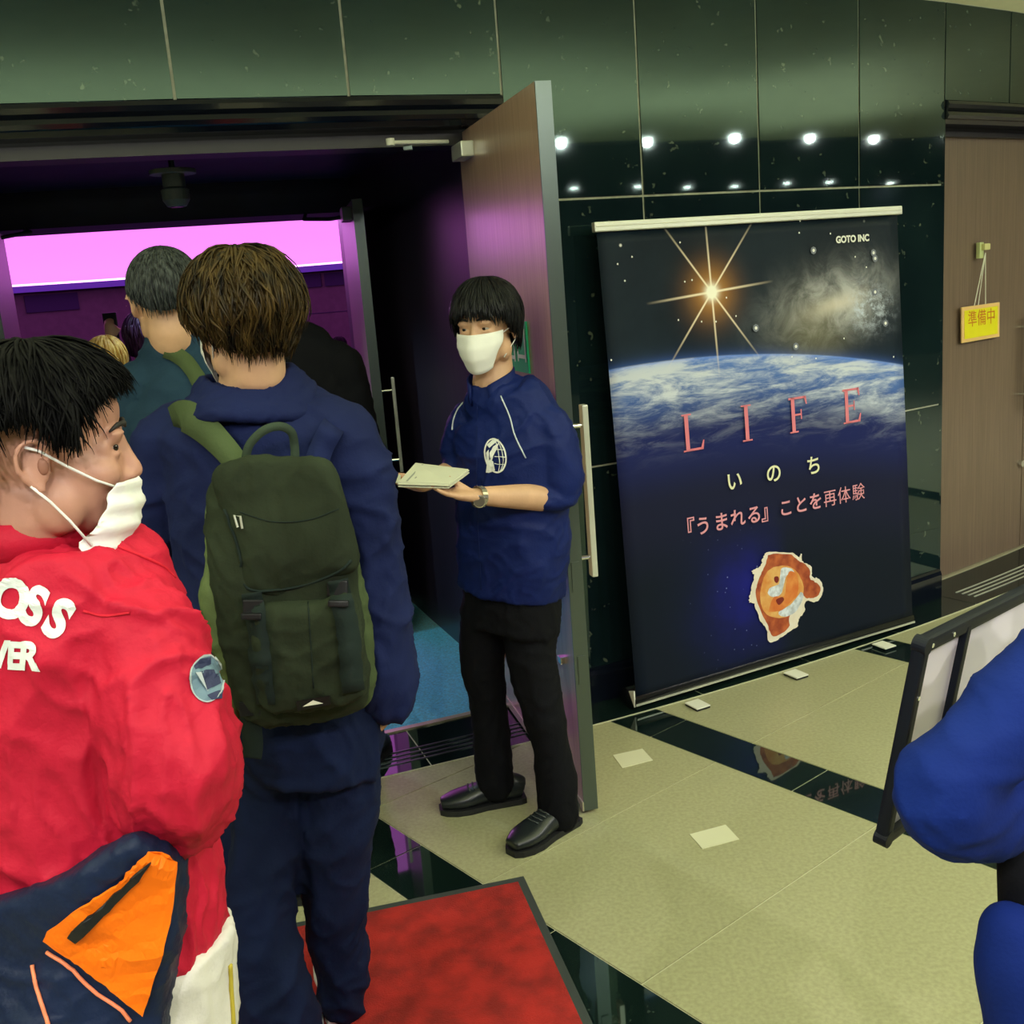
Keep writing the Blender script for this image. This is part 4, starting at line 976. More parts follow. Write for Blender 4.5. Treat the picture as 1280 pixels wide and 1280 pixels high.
# mask pulled below the nose
def low_mask(parent, T):
    v = []; nu, nv = 22, 14
    for lay in (0, 1):
        for j in range(nv+1):
            t = j/nv; amax = R(54+44*t)
            for i in range(nu+1):
                a = (i/nu*2-1)*amax; z = -.043-.078*t+(.006-.010*t)*(1-math.cos(a))
                w_ = .071-.010*max(0, t-.6); pro = .090-.008*t+.008*math.sin(math.pi*t)-.020*max(0, t-.75)
                y = (pro-.018)*max(0, math.cos(a))**.75+.018+.005*math.exp(-(a/.3)**2)*(1-t)
                w2 = .0022*math.sin(t*19+a*1.5)+.002*math.sin(a*9+t*5)
                v.append(T @ Vector((math.sin(a)*(w_+w2+.006), y+w2-(.0022 if lay else 0), z)))
    f = []; W_ = nu+1; o2 = W_*(nv+1)
    for j in range(nv):
        for i in range(nu): a = j*W_+i; f.append((a, a+1, a+W_+1, a+W_)); f.append((o2+a+W_, o2+a+W_+1, o2+a+1, o2+a))
    for i in range(nu):
        f.append((i+1, i, o2+i, o2+i+1)); a = nv*W_+i; f.append((a, a+1, o2+a+1, o2+a))
    for j in range(nv):
        a = j*W_; f.append((a, a+W_, o2+a+W_, o2+a)); a += nu; f.append((a+W_, a, o2+a, o2+a+W_))
    mk = MB().addm(v, f).build('face_mask', MASK, parent, True)
    for q in (-1, 1):
        MB().tube([T @ Vector((q*x, y, z)) for x, y, z in ((.059, .066, -.046), (.069, .045, -.034), (.078, .015, -.012), (.086, -.012, .010), (.088, -.026, .016))], .0018, 6).build('ear_loop', MASK, mk, True)
        MB().tube([T @ Vector((q*x, y, z)) for x, y, z in ((.086, -.026, -.030), (.079, -.008, -.052), (.076, .010, -.078), (.074, .030, -.112))], .0018, 6).build('ear_loop', MASK, mk, True)
low_mask(rm, rT)
# jacket
jr = [(at(38, 662, RY+.015), rr_, .082, .080), (at(42, 684, RY+.015), rr_, .115, .095), (at(52, 712, RY+.015), rr_, .165, .115), (at(54, 756, RY+.015), rr_, .190, .128), (at(52, 810, RY+.02), rr_, .190, .135), (at(58, 900, RY+.02), rr_, .185, .14), (at(74, 990, RY+.02), rr_, .190, .145), (at(98, 1080, RY+.02), rr_, .200, .15), (at(112, 1150, RY+.02), rr_, .200, .15), (at(118, 1200, RY+.02), rr_, .186, .14)]
slR = [(at(85, 738, RY), .045), (at(145, 757, RY-.03), .056), (at(175, 777, RY-.05), .065), (at(190, 840, RY-.07), .073), (at(207, 910, RY-.09), .080), (at(220, 970, RY-.10), .083), (at(200, 1005, RY-.04), .070), (at(190, 985, RY+.08), .056)]
slL = [(at(-60, 745, RY+.06), .062), (at(-92, 775, RY+.09), .070), (at(-120, 950, RY+.10), .070), (at(-50, 965, RY+.25), .052)]
rj = garment('jacket', J, REDC, rm, jr, [slR, slL], .006, 4, folds(.014, (9, 9, 5), 6))
rb = bvh_of(rj)
# low collar
cv = []; cf2 = []; nb = at(38, 668, RY+.012)
for lay, (r_, dz) in enumerate(((.088, -.018), (.082, .026), (.076, .026), (.078, -.018))):
    for i in range(29):
        a = R(-160+320*i/28); d = -rf*math.cos(a)+rr_*math.sin(a); cv.append(nb+Vector((d.x*r_, d.y*r_, dz+.004*math.cos(a))))
for l in range(4):
    for i in range(28): cf2.append((l*29+i, l*29+i+1, ((l+1) % 4)*29+i+1, ((l+1) % 4)*29+i))
cf2 += [(0, 29, 58, 87), (115, 86, 57, 28)]
MB().addm(cv, cf2).build('collar', REDC, rj, True)
SEAM = cloth('seam_red', (.50, .012, .028), .7)
drape_tube('shoulder_seam', [(120, 672), (165, 690), (205, 708), (222, 724)], 1.2, .0022, SEAM, rj, rb, 0)
drape_tube('yoke_seam', [(104, 764), (130, 770), (162, 766)], 1.2, .0018, SEAM, rj, rb, 0)
# back lettering, letter by letter on an arch
LET = mat('letter_white', (.66, .72, .70), .6); 
def letter(ch, cx, cy, h, ang, wd=1.0, bold=.035):
    v, f = text_mesh(ch, 1.0, bold=bold); ys = [p.y for p in v]; xs = [p.x for p in v]; k = h/(max(ys)-min(ys)); my = (max(ys)+min(ys))/2; mx = (max(xs)+min(xs))/2
    a = R(ang); V = []
    for p in v:
        x = (p.x-mx)*k*wd; y = (p.y-my)*k; V.append(at(cx+x*math.cos(a)+y*math.sin(a), cy+x*math.sin(a)-y*math.cos(a), 1.17))
    V, F = fine(V, f, .007); c = sum(V, Vector())/len(V)
    V = drape(rb, V, c-Vector((0, 0, CAM_H)), .0018); return V, F
for word, spec in (('back_lettering', (('C', -54, 760, 54, -8), ('R', -19, 748, 55, 3), ('O', 14, 748, 54, 14), ('S', 44, 757, 54, 22), ('S', 74, 773, 54, 30))), ('back_lettering', (('O', -23, 812, 36, 0), ('V', 0, 817, 36, 2), ('E', 20, 819, 36, 3), ('R', 39, 820, 36, 4)))):
    mb = MB()
    for ch, x, y, h, an in spec: mb.addm(*letter(ch, x, y, h, an, .84 if h > 40 else .80, .05))
    mb.build(word, LET, rj)
# round sleeve badge
BADGE = mat('badge_grey', (.10, .17, .22), .7); BADGE2 = mat('badge_navy', (.010, .016, .06), .7); BR = mat('badge_rim', (.30, .34, .36), .7)
bc = (258, 848)
cir = lambda k, n_=28: [(bc[0]+22*k*math.cos(2*math.pi*i/n_), bc[1]+30*k*math.sin(2*math.pi*i/n_)) for i in range(n_)]
pixel_print('badge', [cir(1)], rb, 1.15, BADGE, rj, .0018, .006)
pixel_print('badge_rim', band(cir(1)+[cir(1)[0]], 2), rb, 1.15, BR, rj, .0024, .006)
pixel_print('badge_marks', [[(240, 832), (248, 822), (262, 820), (262, 830), (250, 836), (243, 838)], [(248, 840), (256, 838), (262, 850), (270, 848), (266, 838), (272, 842), (276, 856), (258, 864), (252, 858)], [(258, 870), (268, 866), (278, 864), (276, 874), (264, 876)]], rb, 1.15, BADGE2, rj, .0026, .006)
trousers(J, WHITEC, rm, .010, .088, .074, .066)
mb = MB(); loft(mb, [(at(128, 1165, RY+.01), rr_, .186, .13), (at(140, 1230, RY+.01), rr_, .176, .125), (at(150, 1300, RY+.01), rr_, .172, .12), (at(156, 1350, RY+.01), rr_, .165, .115)], 28, 4)
wo = fuse('white_shirt_hem', mb, WHITEC, rm, .007, 4, folds(.008, (14, 14, 6), 3)); wb = bvh_of(wo)
drape_tube('yellow_piping', [(287, 1205), (288, 1230), (290, 1262), (292, 1290)], 1.25, .0035, mat('yellow_trim', (.45, .36, .03), .7), wo, wb)
for q in 'LR': shoe(rm, (J['hl'+q].x, J['hl'+q].y, 0), Vector((J['hl'+q].x, J['hl'+q].y, 0))+rf*.27, WSH, WSH)
# navy and orange jacket tied round the waist
NV = cloth('navy_nylon', (.006, .013, .040), .5); ORG = cloth('orange_nylon', (.85, .16, .004), .55, .08)
pn = MB(); pillow(pn, outline_pts([(-150, 1175, 1.25), (-60, 1140, 1.2), (0, 1120, 1.17), (80, 1092, 1.135), (150, 1052, 1.12), (176, 1044, 1.12), (206, 1066, 1.13), (221, 1090, 1.14), (222, 1140, 1.14), (218, 1200, 1.14), (206, 1262, 1.14), (196, 1320, 1.13), (150, 1360, 1.11), (0, 1360, 1.11), (-150, 1350, 1.2)], 1.15, 5), .035, (.1, -1, .25), 8, 3.2, 4.0)
zc_ = at(60, 1120, RY); limb(pn, [(Vector((J['pelvis'].x, J['pelvis'].y, zc_.z+.03))+rr_*.215*math.cos(R(a_))+rf*.175*math.sin(R(a_))-rf*.0, .036) for a_ in (-100, -125, -150, -180, -210, -240, -262)], 14, 4)
no = fuse('waist_jacket', pn, NV, rm, .006, 4, folds(.006, (8, 8, 14), 9)); nbv = bvh_of(no)
def panel(name, pix, material, lift, th, ln=.012):
    V = [at(p[0], p[1], 1.05) for p in pix]; V, F = fine(V, [tuple(range(len(V)))], ln); c = sum(V, Vector())/len(V); d = c-Vector((0, 0, CAM_H)); V = drape(nbv, V, d, lift)
    o = mesh_obj(name, V, F, material, no, False); m_ = o.modifiers.new('thickness', 'SOLIDIFY'); m_.thickness = th; m_.offset = 1 if False else 0; return o
panel('orange_panel', [(184, 1060), (200, 1066), (218, 1071), (217, 1110), (213, 1150), (205, 1190), (193, 1232), (180, 1272), (140, 1238), (98, 1204), (54, 1172), (60, 1160), (100, 1130), (145, 1100), (170, 1080)], ORG, .006, .004)
panel('black_zip', [(178, 1078), (187, 1074), (160, 1108), (130, 1138), (96, 1172), (87, 1164), (120, 1132), (152, 1102)], BUC, .0105, .003)
PK = mat('orange_cord', (.80, .22, .10), .6)
drape_tube('piping', [(56, 1186), (85, 1206), (115, 1236), (150, 1260), (166, 1278)], 1.05, .0025, PK, no, nbv, .002)
drape_tube('piping', [(41, 1202), (46, 1230), (56, 1262), (64, 1290)], 1.05, .0025, PK, no, nbv, .002)
shift_origin(rm, (J['pelvis'].x, J['pelvis'].y, 0))

# ------------------------------------------------------------ the rest of the queue and the hall
QX = at(243, 470, 2.66).x
t, J, T = person_simple('short-haired person in slate blue shirt with olive bag strap, back turned, in the queue', (QX, 2.66), 1.735, -4, TEAL, DENIM, HGRY, {0: 60, 60: 72, 80: 86, 95: 92, 140: 120, 180: 126}, headyaw=-14, voxel=.009, hn=1300, wid=.004, puff=.09, jop=dict(head=at(209, 375, 2.66), neck=at(222, 420, 2.67)))
tj = [c for c in t.children if c.name.startswith('jacket')][0]; tb = bvh_of(tj)
ribbon('bag_strap', [(206, 436), (220, 442), (238, 458), (256, 490), (276, 540)], 21, 2.5, OLIVE2, t, tb, .004, .003)
shift_origin(t, (J['pelvis'].x, J['pelvis'].y, 0))
t, J, T = person_simple('person in a black top at the doorway, mostly hidden behind the brown-haired person', (at(364, 480, 3.4).x, 3.42), 1.735, 6, BLACKC, BLACKC, HDRK, SHORT, voxel=.012, jop=dict(head=at(336, 388, 3.42), neck=at(345, 440, 3.43)))
shift_origin(t, (J['pelvis'].x, J['pelvis'].y, 0))
t, J, T = person_simple('long dark-haired person further inside, beside the short-haired head', (at(181, 420, 4.6).x, 4.62), 1.60, 10, cloth('plum_cloth', (.04, .015, .05)), BLACKC, hairmat('plum_hair', (.012, .004, .014), (.05, .015, .06)), BOB, voxel=.015)
shift_origin(t, (J['pelvis'].x, J['pelvis'].y, 0))
BLND = hairmat('blond_hair', (.30, .13, .02), (.62, .38, .10), .5)
t, J, T = person_simple('blond-haired person inside the doorway, only the crown of the head showing over the dark hair', (at(131, 440, 4.3).x, 4.32), 1.515, 0, cloth('grey_cloth', (.08, .08, .10)), BLACKC, BLND, BOB, voxel=.015)
shift_origin(t, (J['pelvis'].x, J['pelvis'].y, 0))
gx = at(103, 435, 5.6); J0 = standing((gx.x, 5.6), 1.42, 5); wrist = at(139, 424, 5.5); elb = at(150, 450, 5.45)
t, J, T = person_simple('short dark-haired person raising a phone in the hall, left of the blond head', (gx.x, 5.6), 1.42, 5, cloth('dark_purple_cloth', (.03, .012, .045)), BLACKC, HDRK, SHORT, voxel=.015, jop=dict(elR=elb, wrR=wrist), hands_up={'R': dict(fwd=(0, 0, 1), pn=(0, 1, 0), thumb=-1, s=.9, curl=(.5, .5, .5, .5))})
shift_origin(t, (J['pelvis'].x, J['pelvis'].y, 0))
ph = thing('phone', 'dark phone with a small white light held up in the hall', 'phone')
pp = at(139, 408, 5.52); MB().cbox(pp, (.072, 0, 0), (0, .009, 0), (0, 0, .14)).build('case', BUC, ph, bevel=.004)
MB().disc(pp+Vector((.012, -.0045, -.01)), (0, -1, 0), .012, .003, 14).build('light', mat('phone_light', (1, 1, 1), .5, emit=(1, .9, 1), estr=2.5), ph)
shift_origin(ph, pp-Vector((0, 0, .07)))
# theatre seats with two visitors
SEAT = cloth('seat_velvet', (.012, .012, .07), .9)
def seat(px, py, Y, lab):
    s_ = thing('theatre_seat', lab, 'seat', 'theatre seats inside the hall'); g = at(px, py, Y); g = Vector((g.x, g.y, 0))
    MB().cbox((0, 0, .42), (.48, 0, 0), (0, .46, 0), (0, 0, .10)).build('seat_cushion', SEAT, s_, bevel=.03)
    MB().cbox((0, .24, .72), (.48, 0, 0), (0, .10, 0), (0, -.06, .56)).build('backrest', SEAT, s_, bevel=.03)
    for x in (-.27, .27): MB().cbox((x, 0, .33), (.05, 0, 0), (0, .42, 0), (0, 0, .62)).build('armrest', M['dark'], s_, bevel=.01)
    MB().cbox((0, .05, .18), (.40, 0, 0), (0, .30, 0), (0, 0, .36)).build('pedestal', M['dark'], s_)
    s_.location = g; return s_
def seated(G, label, top, bottom, hair, H=.92, ends=BOB, yaw=200):
    t = thing('person', label, 'person'); a = R(yaw); f = Vector((math.sin(a), math.cos(a), 0)); r = Vector((f.y, -f.x, 0)); G = Vector((G[0], G[1], 0))
    P = lambda x, y, z: G+r*x*.86+f*y*.86+Vector((0, 0, z*.82)); J = dict(head=P(0, 0, 1.20), neck=P(0, -.03, 1.06), chest=P(0, -.01, .88), waist=P(0, 0, .70), pelvis=P(0, 0, .56), f=f, r=r, k=.86)
    for q, s in (('R', 1), ('L', -1)):
        J['sh'+q] = P(s*.17, -.01, 1.0); J['el'+q] = P(s*.21, .04, .74); J['wr'+q] = P(s*.12, .25, .66)
        J['hip'+q] = P(s*.09, .03, .54); J['kn'+q] = P(s*.11, .42, .52); J['an'+q] = P(s*.11, .42, .10); J['toe'+q] = P(s*.12, .56, .03)
    T = frame_T(J['head'], f, s=.88); body_mesh(t, J, T, SKIN, .014, {q: dict(fwd=f, pn=(0, 0, -1), thumb=(-1 if q == 'R' else 1)) for q in 'LR'}); face_parts(t, T)
    garment('jacket', J, top, t, [(J['neck'], r, .07, .06), (P(0, 0, 1.0), r, .17, .10), (J['chest'], r, .18, .12), (J['waist'], r, .175, .12), (P(0, 0, .52), r, .175, .13)], [[(J['sh'+q], .062), (J['el'+q], .052), (J['wr'+q], .04)] for q in 'LR'], .012, 4)
    mb = MB()
    for q in 'LR': limb(mb, [(J['hip'+q], .085), (J['kn'+q]*.5+J['hip'+q]*.5, .08), (J['kn'+q], .066), (J['kn'+q]*.3+J['an'+q]*.7, .055)], 16, 4)
    fuse('trousers', mb, bottom, t, .012, 3); hair_mesh(t, T, hair, ends, n=200, puff=.14, wid=.014)
    for q in 'LR': shoe(t, (J['an'+q].x, J['an'+q].y, 0)-f*.04 if False else Vector((J['an'+q].x, J['an'+q].y, 0))-f*.05, Vector((J['an'+q].x, J['an'+q].y, 0))+f*.20)
    shift_origin(t, (G.x, G.y, 0)); return t
PINKC = cloth('pale_pink_cloth', (.62, .42, .50)); SKYC = cloth('light_blue_cloth', (.10, .20, .55))
def seatspot(px, py, z):   # ground point below a pixel at height z
    d = ray(px, py); t_ = (z-CAM_H)/d.z; p = Vector((0, 0, CAM_H))+d*t_; return (p.x, p.y)
g1 = seatspot(447, 484, .985); g2 = seatspot(423, 432, .985)
seated(g1, 'seated visitor in a pale pink top and blue trousers beside the inner door', PINKC, SKYC, HDRK)
s_ = seat(640, 640, 3, 'dark seat under the visitor in pale pink'); s_.location = (g1[0]-.02, g1[1]+.22, 0); s_.scale = (.86, .86, .72)
seated(g2, 'seated visitor in a white top, further back and left of the one in pink', WHITEC, SKYC, HDRK, yaw=230)
s_ = seat(640, 640, 3, 'dark seat under the visitor in the white top'); s_.location = (g2[0]+.02, g2[1]+.22, 0); s_.scale = (.86, .86, .72)

# ------------------------------------------------------------ blue jacket at the right edge and the framed board
BY = 1.18
bl = thing('person', 'person in a royal blue jacket at the right edge, arm around the framed board', 'person')
G = (at(1470, 900, 1.34).x, 1.34); J = standing(G, 1.44, -35)
J['elL'] = at(1192, 992, 1.155); J['wrL'] = at(1262, 985, 1.32)
bT_ = frame_T(J['head'], (math.sin(R(-35)), math.cos(R(-35)), 0), s=J['k'])
body_mesh(bl, J, bT_, SKIN, .009, {'R': dict(fwd=(0, 0, -1), pn=(-1, 0, 0), thumb=1), 'L': dict(fwd=(.6, .8, 0), pn=(0, 0, 1), thumb=-1)})
face_parts(bl, bT_); hair_mesh(bl, bT_, HDRK, SHORT, n=300, puff=.14)
jl = [(J['shL']-Vector((0, 0, .02)), .066), (J['shL']*.5+at(1290, 862, 1.20)*.5, .060), (at(1290, 862, 1.20), .057), (at(1236, 928, 1.17), .056), (at(1188, 972, 1.15), .058), (at(1180, 1002, 1.14), .060), (at(1225, 1012, 1.20), .062), (at(1262, 1005, 1.26), .052)]
bj = garment('jacket', J, BLUEC, bl, std_jacket(J, .80, .19, .13), [jl, std_sleeve(J, 'R')], .008, 5, folds(.007, (6, 6, 7), 5))
hm = MB(); limb(hm, [(at(1262, 1165, 1.20), .040), (at(1268, 1210, 1.19), .050), (at(1276, 1280, 1.18), .046), (at(1284, 1340, 1.17), .050)], 18, 4)
limb(hm, [(at(1330, 1150, 1.22), .06), (at(1330, 1340, 1.22), .07)], 18, 3); limb(hm, [(at(1320, 1200, 1.22), .07), (Vector((J['pelvis'].x, J['pelvis'].y, at(1320, 1200, 1.22).z)), .10)], 18, 3)
fuse('jacket_hem', hm, BLUEC, bj, .008, 5)
ks = MB(); loft(ks, [(at(1285, 1040, 1.24), Vector((.9, .4, 0)), .045, .03), (at(1288, 1190, 1.24), Vector((.9, .4, 0)), .045, .03)], 16, 3); ks.build('black_shirt', BLACKC, bl, True)
trousers(J, DENIM, bl, .012)
for q in 'LR': shoe(bl, (J['hl'+q].x, J['hl'+q].y, 0), Vector((J['hl'+q].x, J['hl'+q].y, 0))+J['f']*.26)
shift_origin(bl, (G[0], G[1], 0))

bo = thing('framed_board', 'white board in a rounded black frame under the arm of the blue jacket', 'board')
TL = at(1152, 806, 1.42); BL_ = at(1104, 1046, 1.34); vv = (TL-BL_); Hh = vv.length; vv.normalize()
TR = at(1330, 716, 1.82); uu = (TR-TL).normalized(); W_ = .46
r_ = ray(1104, 1046); BL_ = Vector((0, 0, CAM_H))+r_*((TL-Vector((0, 0, CAM_H))).dot(uu)/r_.dot(uu)); vv = (TL-BL_); Hh = vv.length; vv.normalize()
nn_ = uu.cross(vv).normalized(); nn_ = nn_ if nn_.y < 0 else -nn_
BFR = mat('board_frame', (.003, .005, .012), .5, spec=.2); BWH = mat('board_white', (.72, .68, .72), .35)
c0 = BL_+uu*W_/2+vv*Hh/2
MB().cbox(c0-nn_*.004, uu*(W_-.01), vv*(Hh-.01), nn_*.008).build('white_panel', BWH, bo)
for nm, a, b in (('frame_bar', BL_, BL_+uu*W_), ('frame_bar', TL, TL+uu*W_), ('frame_bar', BL_, TL), ('frame_bar', BL_+uu*W_, TL+uu*W_)):
    d = (b-a).normalized(); MB().cbox((a+b)/2, (b-a)+d*.014, nn_*.020, d.cross(nn_)*.022).build(nm, BFR, bo, bevel=.006)
for p in (BL_, TL, BL_+uu*W_, TL+uu*W_): MB().disc(p-nn_*.010, nn_, .0135, .021, 20).build('corner_cap', BFR, bo)
k_ = (at(1204, 780, 1.52)-TL).dot(uu)
MB().cbox(BL_+uu*k_+vv*Hh/2+nn_*.003, uu*.016, vv*Hh, nn_*.016).build('middle_bar', BFR, bo, bevel=.003)
for p in (TL+uu*.012-vv*.0, TL+uu*.085, BL_+vv*.235): MB().disc(p+nn_*.010, nn_, .0035, .002, 12).build('rivet', M['chrome'], bo)
shift_origin(bo, BL_)

# ------------------------------------------------------------ red mat, floor marks
MATR = mat('red_carpet', (.33, .012, .008), .95, var=.30, vscale=14, bump=.5, bscale=260); MATB = mat('mat_rubber', (.03, .04, .038), .7)
mt = thing('entrance_mat', 'red carpet mat with a dark rubber border on the tiles in front of the doorway', 'mat')
mA = Vector((-.047, 2.632, 0)); e1_ = Vector((-.976, -.219, 0)).normalized(); e2_ = Vector((e1_.y*-1, e1_.x, 0)); e2_ = Vector((.219, -.976, 0)).normalized()
o0 = mA+Vector((0, 0, .0)); L1, L2 = 1.25, .95
MB().obox(mA, e1_*L1, e2_*L2, (0, 0, .005)).build('rubber_border', MATB, mt, bevel=.003)
pv = []; n1, n2 = 80, 60
p0_ = mA+e1_*.022+e2_*.022
for j in range(n2+1):
    for i in range(n1+1):
        p = p0_+e1_*(L1-.044)*i/n1+e2_*(L2-.044)*j/n2; z_ = .0075+.002*noise.noise(p*14)+.0012*noise.noise(p*40); pv.append(Vector((p.x, p.y, z_ if 0 < i < n1 and 0 < j < n2 else .005)))
pf = [(j*(n1+1)+i, j*(n1+1)+i+1, (j+1)*(n1+1)+i+1, (j+1)*(n1+1)+i) for j in range(n2) for i in range(n1)]
c_ = mesh_obj('carpet_pile', pv, pf, MATR, mt, True)
shift_origin(mt, mA)
MARK = mat('floor_patch', (.62, .62, .44), .5)  # pale thin squares laid on the tiles
def patch(pix, lab):
    g = [seatspot(x, y, .001) for x, y in pix]; g = [Vector((a, b, 0)) for a, b in g]; t = MB().hexa(g+[p+Vector((0, 0, .0018)) for p in g]).build('floor_patch', MARK)
    tag(t, lab, 'floor marker', 'square patches on the floor')
patch([(862, 1043), (907, 1031), (924, 1049), (878, 1061)], 'pale square marker on the beige tile in the open floor right of the door')
patch([(766, 944), (803, 936), (816, 950), (778, 960)], 'pale square marker on the tile just behind the open door edge')

# ------------------------------------------------------------ the roll-up banner
bn = thing('roll_up_banner', 'tall roll-up banner printed with star, Earth and the word LIFE, against the tiled wall', 'banner')
BLp = Vector((.412, 3.690, 0)); BRp = Vector((1.711, 4.354, 0)); ub = (BRp-BLp).normalized(); nb_ = Vector((-ub.y, ub.x, 0)); Wb = 1.459
topL = BLp+nb_*.093+Vector((0, 0, 1.775)); vb = (topL-BLp); Hb = vb.length; vb.normalize(); fb = ub.cross(vb).normalized()   # faces the viewer
fb = fb if fb.y < 0 else -fb
def node_math(nt, op, a, b=None, c=None):
    n = nt.nodes.new('ShaderNodeMath'); n.operation = op
    for i, x in enumerate((a, b, c)):
        if x is None: continue
        if isinstance(x, (int, float)): n.inputs[i].default_value = x
        else: nt.links.new(x, n.inputs[i])
    return n.outputs[0]
class X:
    """tiny expression helper over math nodes"""
    def __init__(s, nt, o): s.nt = nt; s.o = o
    def _b(s, op, q, rev=False):
        q = q.o if isinstance(q, X) else q
        return X(s.nt, node_math(s.nt, op, q, s.o) if rev else node_math(s.nt, op, s.o, q))
    def __add__(s, q): return s._b('ADD', q)
    def __sub__(s, q): return s._b('SUBTRACT', q)
    def __rsub__(s, q): return s._b('SUBTRACT', q, True)
    def __mul__(s, q): return s._b('MULTIPLY', q)
    def __truediv__(s, q): return s._b('DIVIDE', q)
    def __pow__(s, q): return s._b('POWER', q)
    __radd__ = __add__; __rmul__ = __mul__
    def abs(s): return X(s.nt, node_math(s.nt, 'ABSOLUTE', s.o))
    def sqrt(s): return X(s.nt, node_math(s.nt, 'SQRT', s.o))
    def exp(s): return X(s.nt, node_math(s.nt, 'EXPONENT', s.o))
    def clamp(s):
        n = s.nt.nodes.new('ShaderNodeClamp'); s.nt.links.new(s.o, n.inputs[0]); return X(s.nt, n.outputs[0])
    def step(s, a, b):   # smooth 0..1 between a and b
        n = s.nt.nodes.new('ShaderNodeMapRange'); n.interpolation_type = 'SMOOTHSTEP'; s.nt.links.new(s.o, n.inputs[0])
        n.inputs[1].default_value = a; n.inputs[2].default_value = b; return X(s.nt, n.outputs[0])
pm = bpy.data.materials.new('banner_print'); pm.use_nodes = True; nt = pm.node_tree; N = nt.nodes; L = nt.links; bs = N['Principled BSDF']; bs.inputs['Roughness'].default_value = .5; bs.inputs['Specular IOR Level'].default_value = .14
uvn = N.new('ShaderNodeUVMap'); sep = N.new('ShaderNodeSeparateXYZ'); L.new(uvn.outputs[0], sep.inputs[0])
u = X(nt, sep.outputs[0]); v = X(nt, sep.outputs[1])          # metres on the print: u 0..1.459 right, v 0..1.775 up
def nz(scale, detail=6, rough=.6, sx=1, sy=1, rot=0, off=0, dist=0):
    mp = N.new('ShaderNodeMapping'); mp.inputs['Scale'].default_value = (sx, sy, 1); mp.inputs['Rotation'].default_value = (0, 0, rot); mp.inputs['Location'].default_value = (off, off, off); L.new(uvn.outputs[0], mp.inputs[0])
    n = N.new('ShaderNodeTexNoise'); n.inputs['Scale'].default_value = scale; n.inputs['Detail'].default_value = detail; n.inputs['Roughness'].default_value = rough; n.inputs['Distortion'].default_value = dist
    L.new(mp.outputs[0], n.inputs['Vector']); return X(nt, n.outputs['Fac'])
def mix(fac, a, b, mode='MIX'):
    m_ = N.new('ShaderNodeMix'); m_.data_type = 'RGBA'; m_.blend_type = mode; 
    if isinstance(fac, X): L.new(fac.o, m_.inputs['Factor'])
    else: m_.inputs['Factor'].default_value = fac
    for k, q in (('A', a), ('B', b)):
        if isinstance(q, tuple): m_.inputs[k].default_value = (*q, 1)
        else: L.new(q, m_.inputs[k])
    return m_.outputs['Result']
HZ = (u-.25)*(u-.25)*(-.10)+1.287              # the limb of the Earth
d_ = HZ-v                                        # depth below the limb
earth = d_.step(-.003, .004)
space = mix(nz(2.2).step(.3, .7), (.003, .009, .018), (.009, .019, .032))
# earth colours
cl1 = nz(5, 9, .68, .55, 2.6, R(-14), 3, .6).step(.42, .66); cl2 = nz(9, 9, .7, .5, 2.2, R(-20), 8, .8).step(.44, .68)
fade = d_.step(.02, .50)
sea = mix(d_.step(.0, .30), (.09, .19, .55), (.010, .016, .105)); sea = mix(d_.step(.30, .55), sea, (.008, .010, .035))
cm = (cl1*(1-d_.step(.10, .30))+cl2*(1-d_.step(.05, .42))*.55).clamp()
ea = mix(cm, sea, (.60, .65, .76))
rim = ((d_*-90).exp()*earth).clamp()
ea = mix(rim*.8, ea, (.12, .26, .85))
deep = (d_-.55).step(0, .35)
ea = mix(deep, ea, (.004, .008, .018))
col_ = mix(earth, space, ea)
# halo just above the limb
col_ = mix(((d_*60).exp()*(1-earth)*.5).clamp(), col_, (.05, .12, .45))
# nebula
nx = (u-1.10)*math.cos(.18)+(v-1.44)*math.sin(.18); ny = (v-1.44)*math.cos(.18)-(u-1.10)*math.sin(.18)
rn = (nx*nx/(.29*.29)+ny*ny/(.13*.13))
nb1 = ((rn*-1.1).exp()*(nz(7, 8, .7, 1, 1, 0, 5, .8).step(.32, .72)+.25)).clamp()
col_ = mix((nb1*1.15).clamp(), col_, (.42, .43, .46))
rc = (nx*nx/(.14*.14)+(ny+.01)*(ny+.01)/(.035*.035)); col_ = mix(((rc*-1).exp()*.75).clamp(), col_, (.72, .66, .60))
rn2 = ((u-1.28)*(u-1.28)/(.012)+(v-1.40)*(v-1.40)/.006); col_ = mix(((rn2*-1).exp()*nz(16, 8, .8, 1, 1, 0, 2).step(.45, .62)).clamp(), col_, (.60, .68, .85))
rn3 = ((u-.98)*(u-.98)/(.03)+(v-1.33)*(v-1.33)/.02); col_ = mix(((rn3*-1).exp()*(1-earth)*.28).clamp(), col_, (.30, .26, .10))
# scattered printed stars
vo = N.new('ShaderNodeTexVoronoi'); vo.inputs['Scale'].default_value = 9; L.new(uvn.outputs[0], vo.inputs['Vector']); sd_ = X(nt, vo.outputs['Distance'])
sc2 = N.new('ShaderNodeSeparateColor'); L.new(vo.outputs['Color'], sc2.inputs[0]); br_ = X(nt, sc2.outputs[0])
star = (1-sd_.step(.02, .075))*br_.step(.30, .95)*(1-earth)
col_ = mix(star.clamp(), col_, (.85, .85, .85))
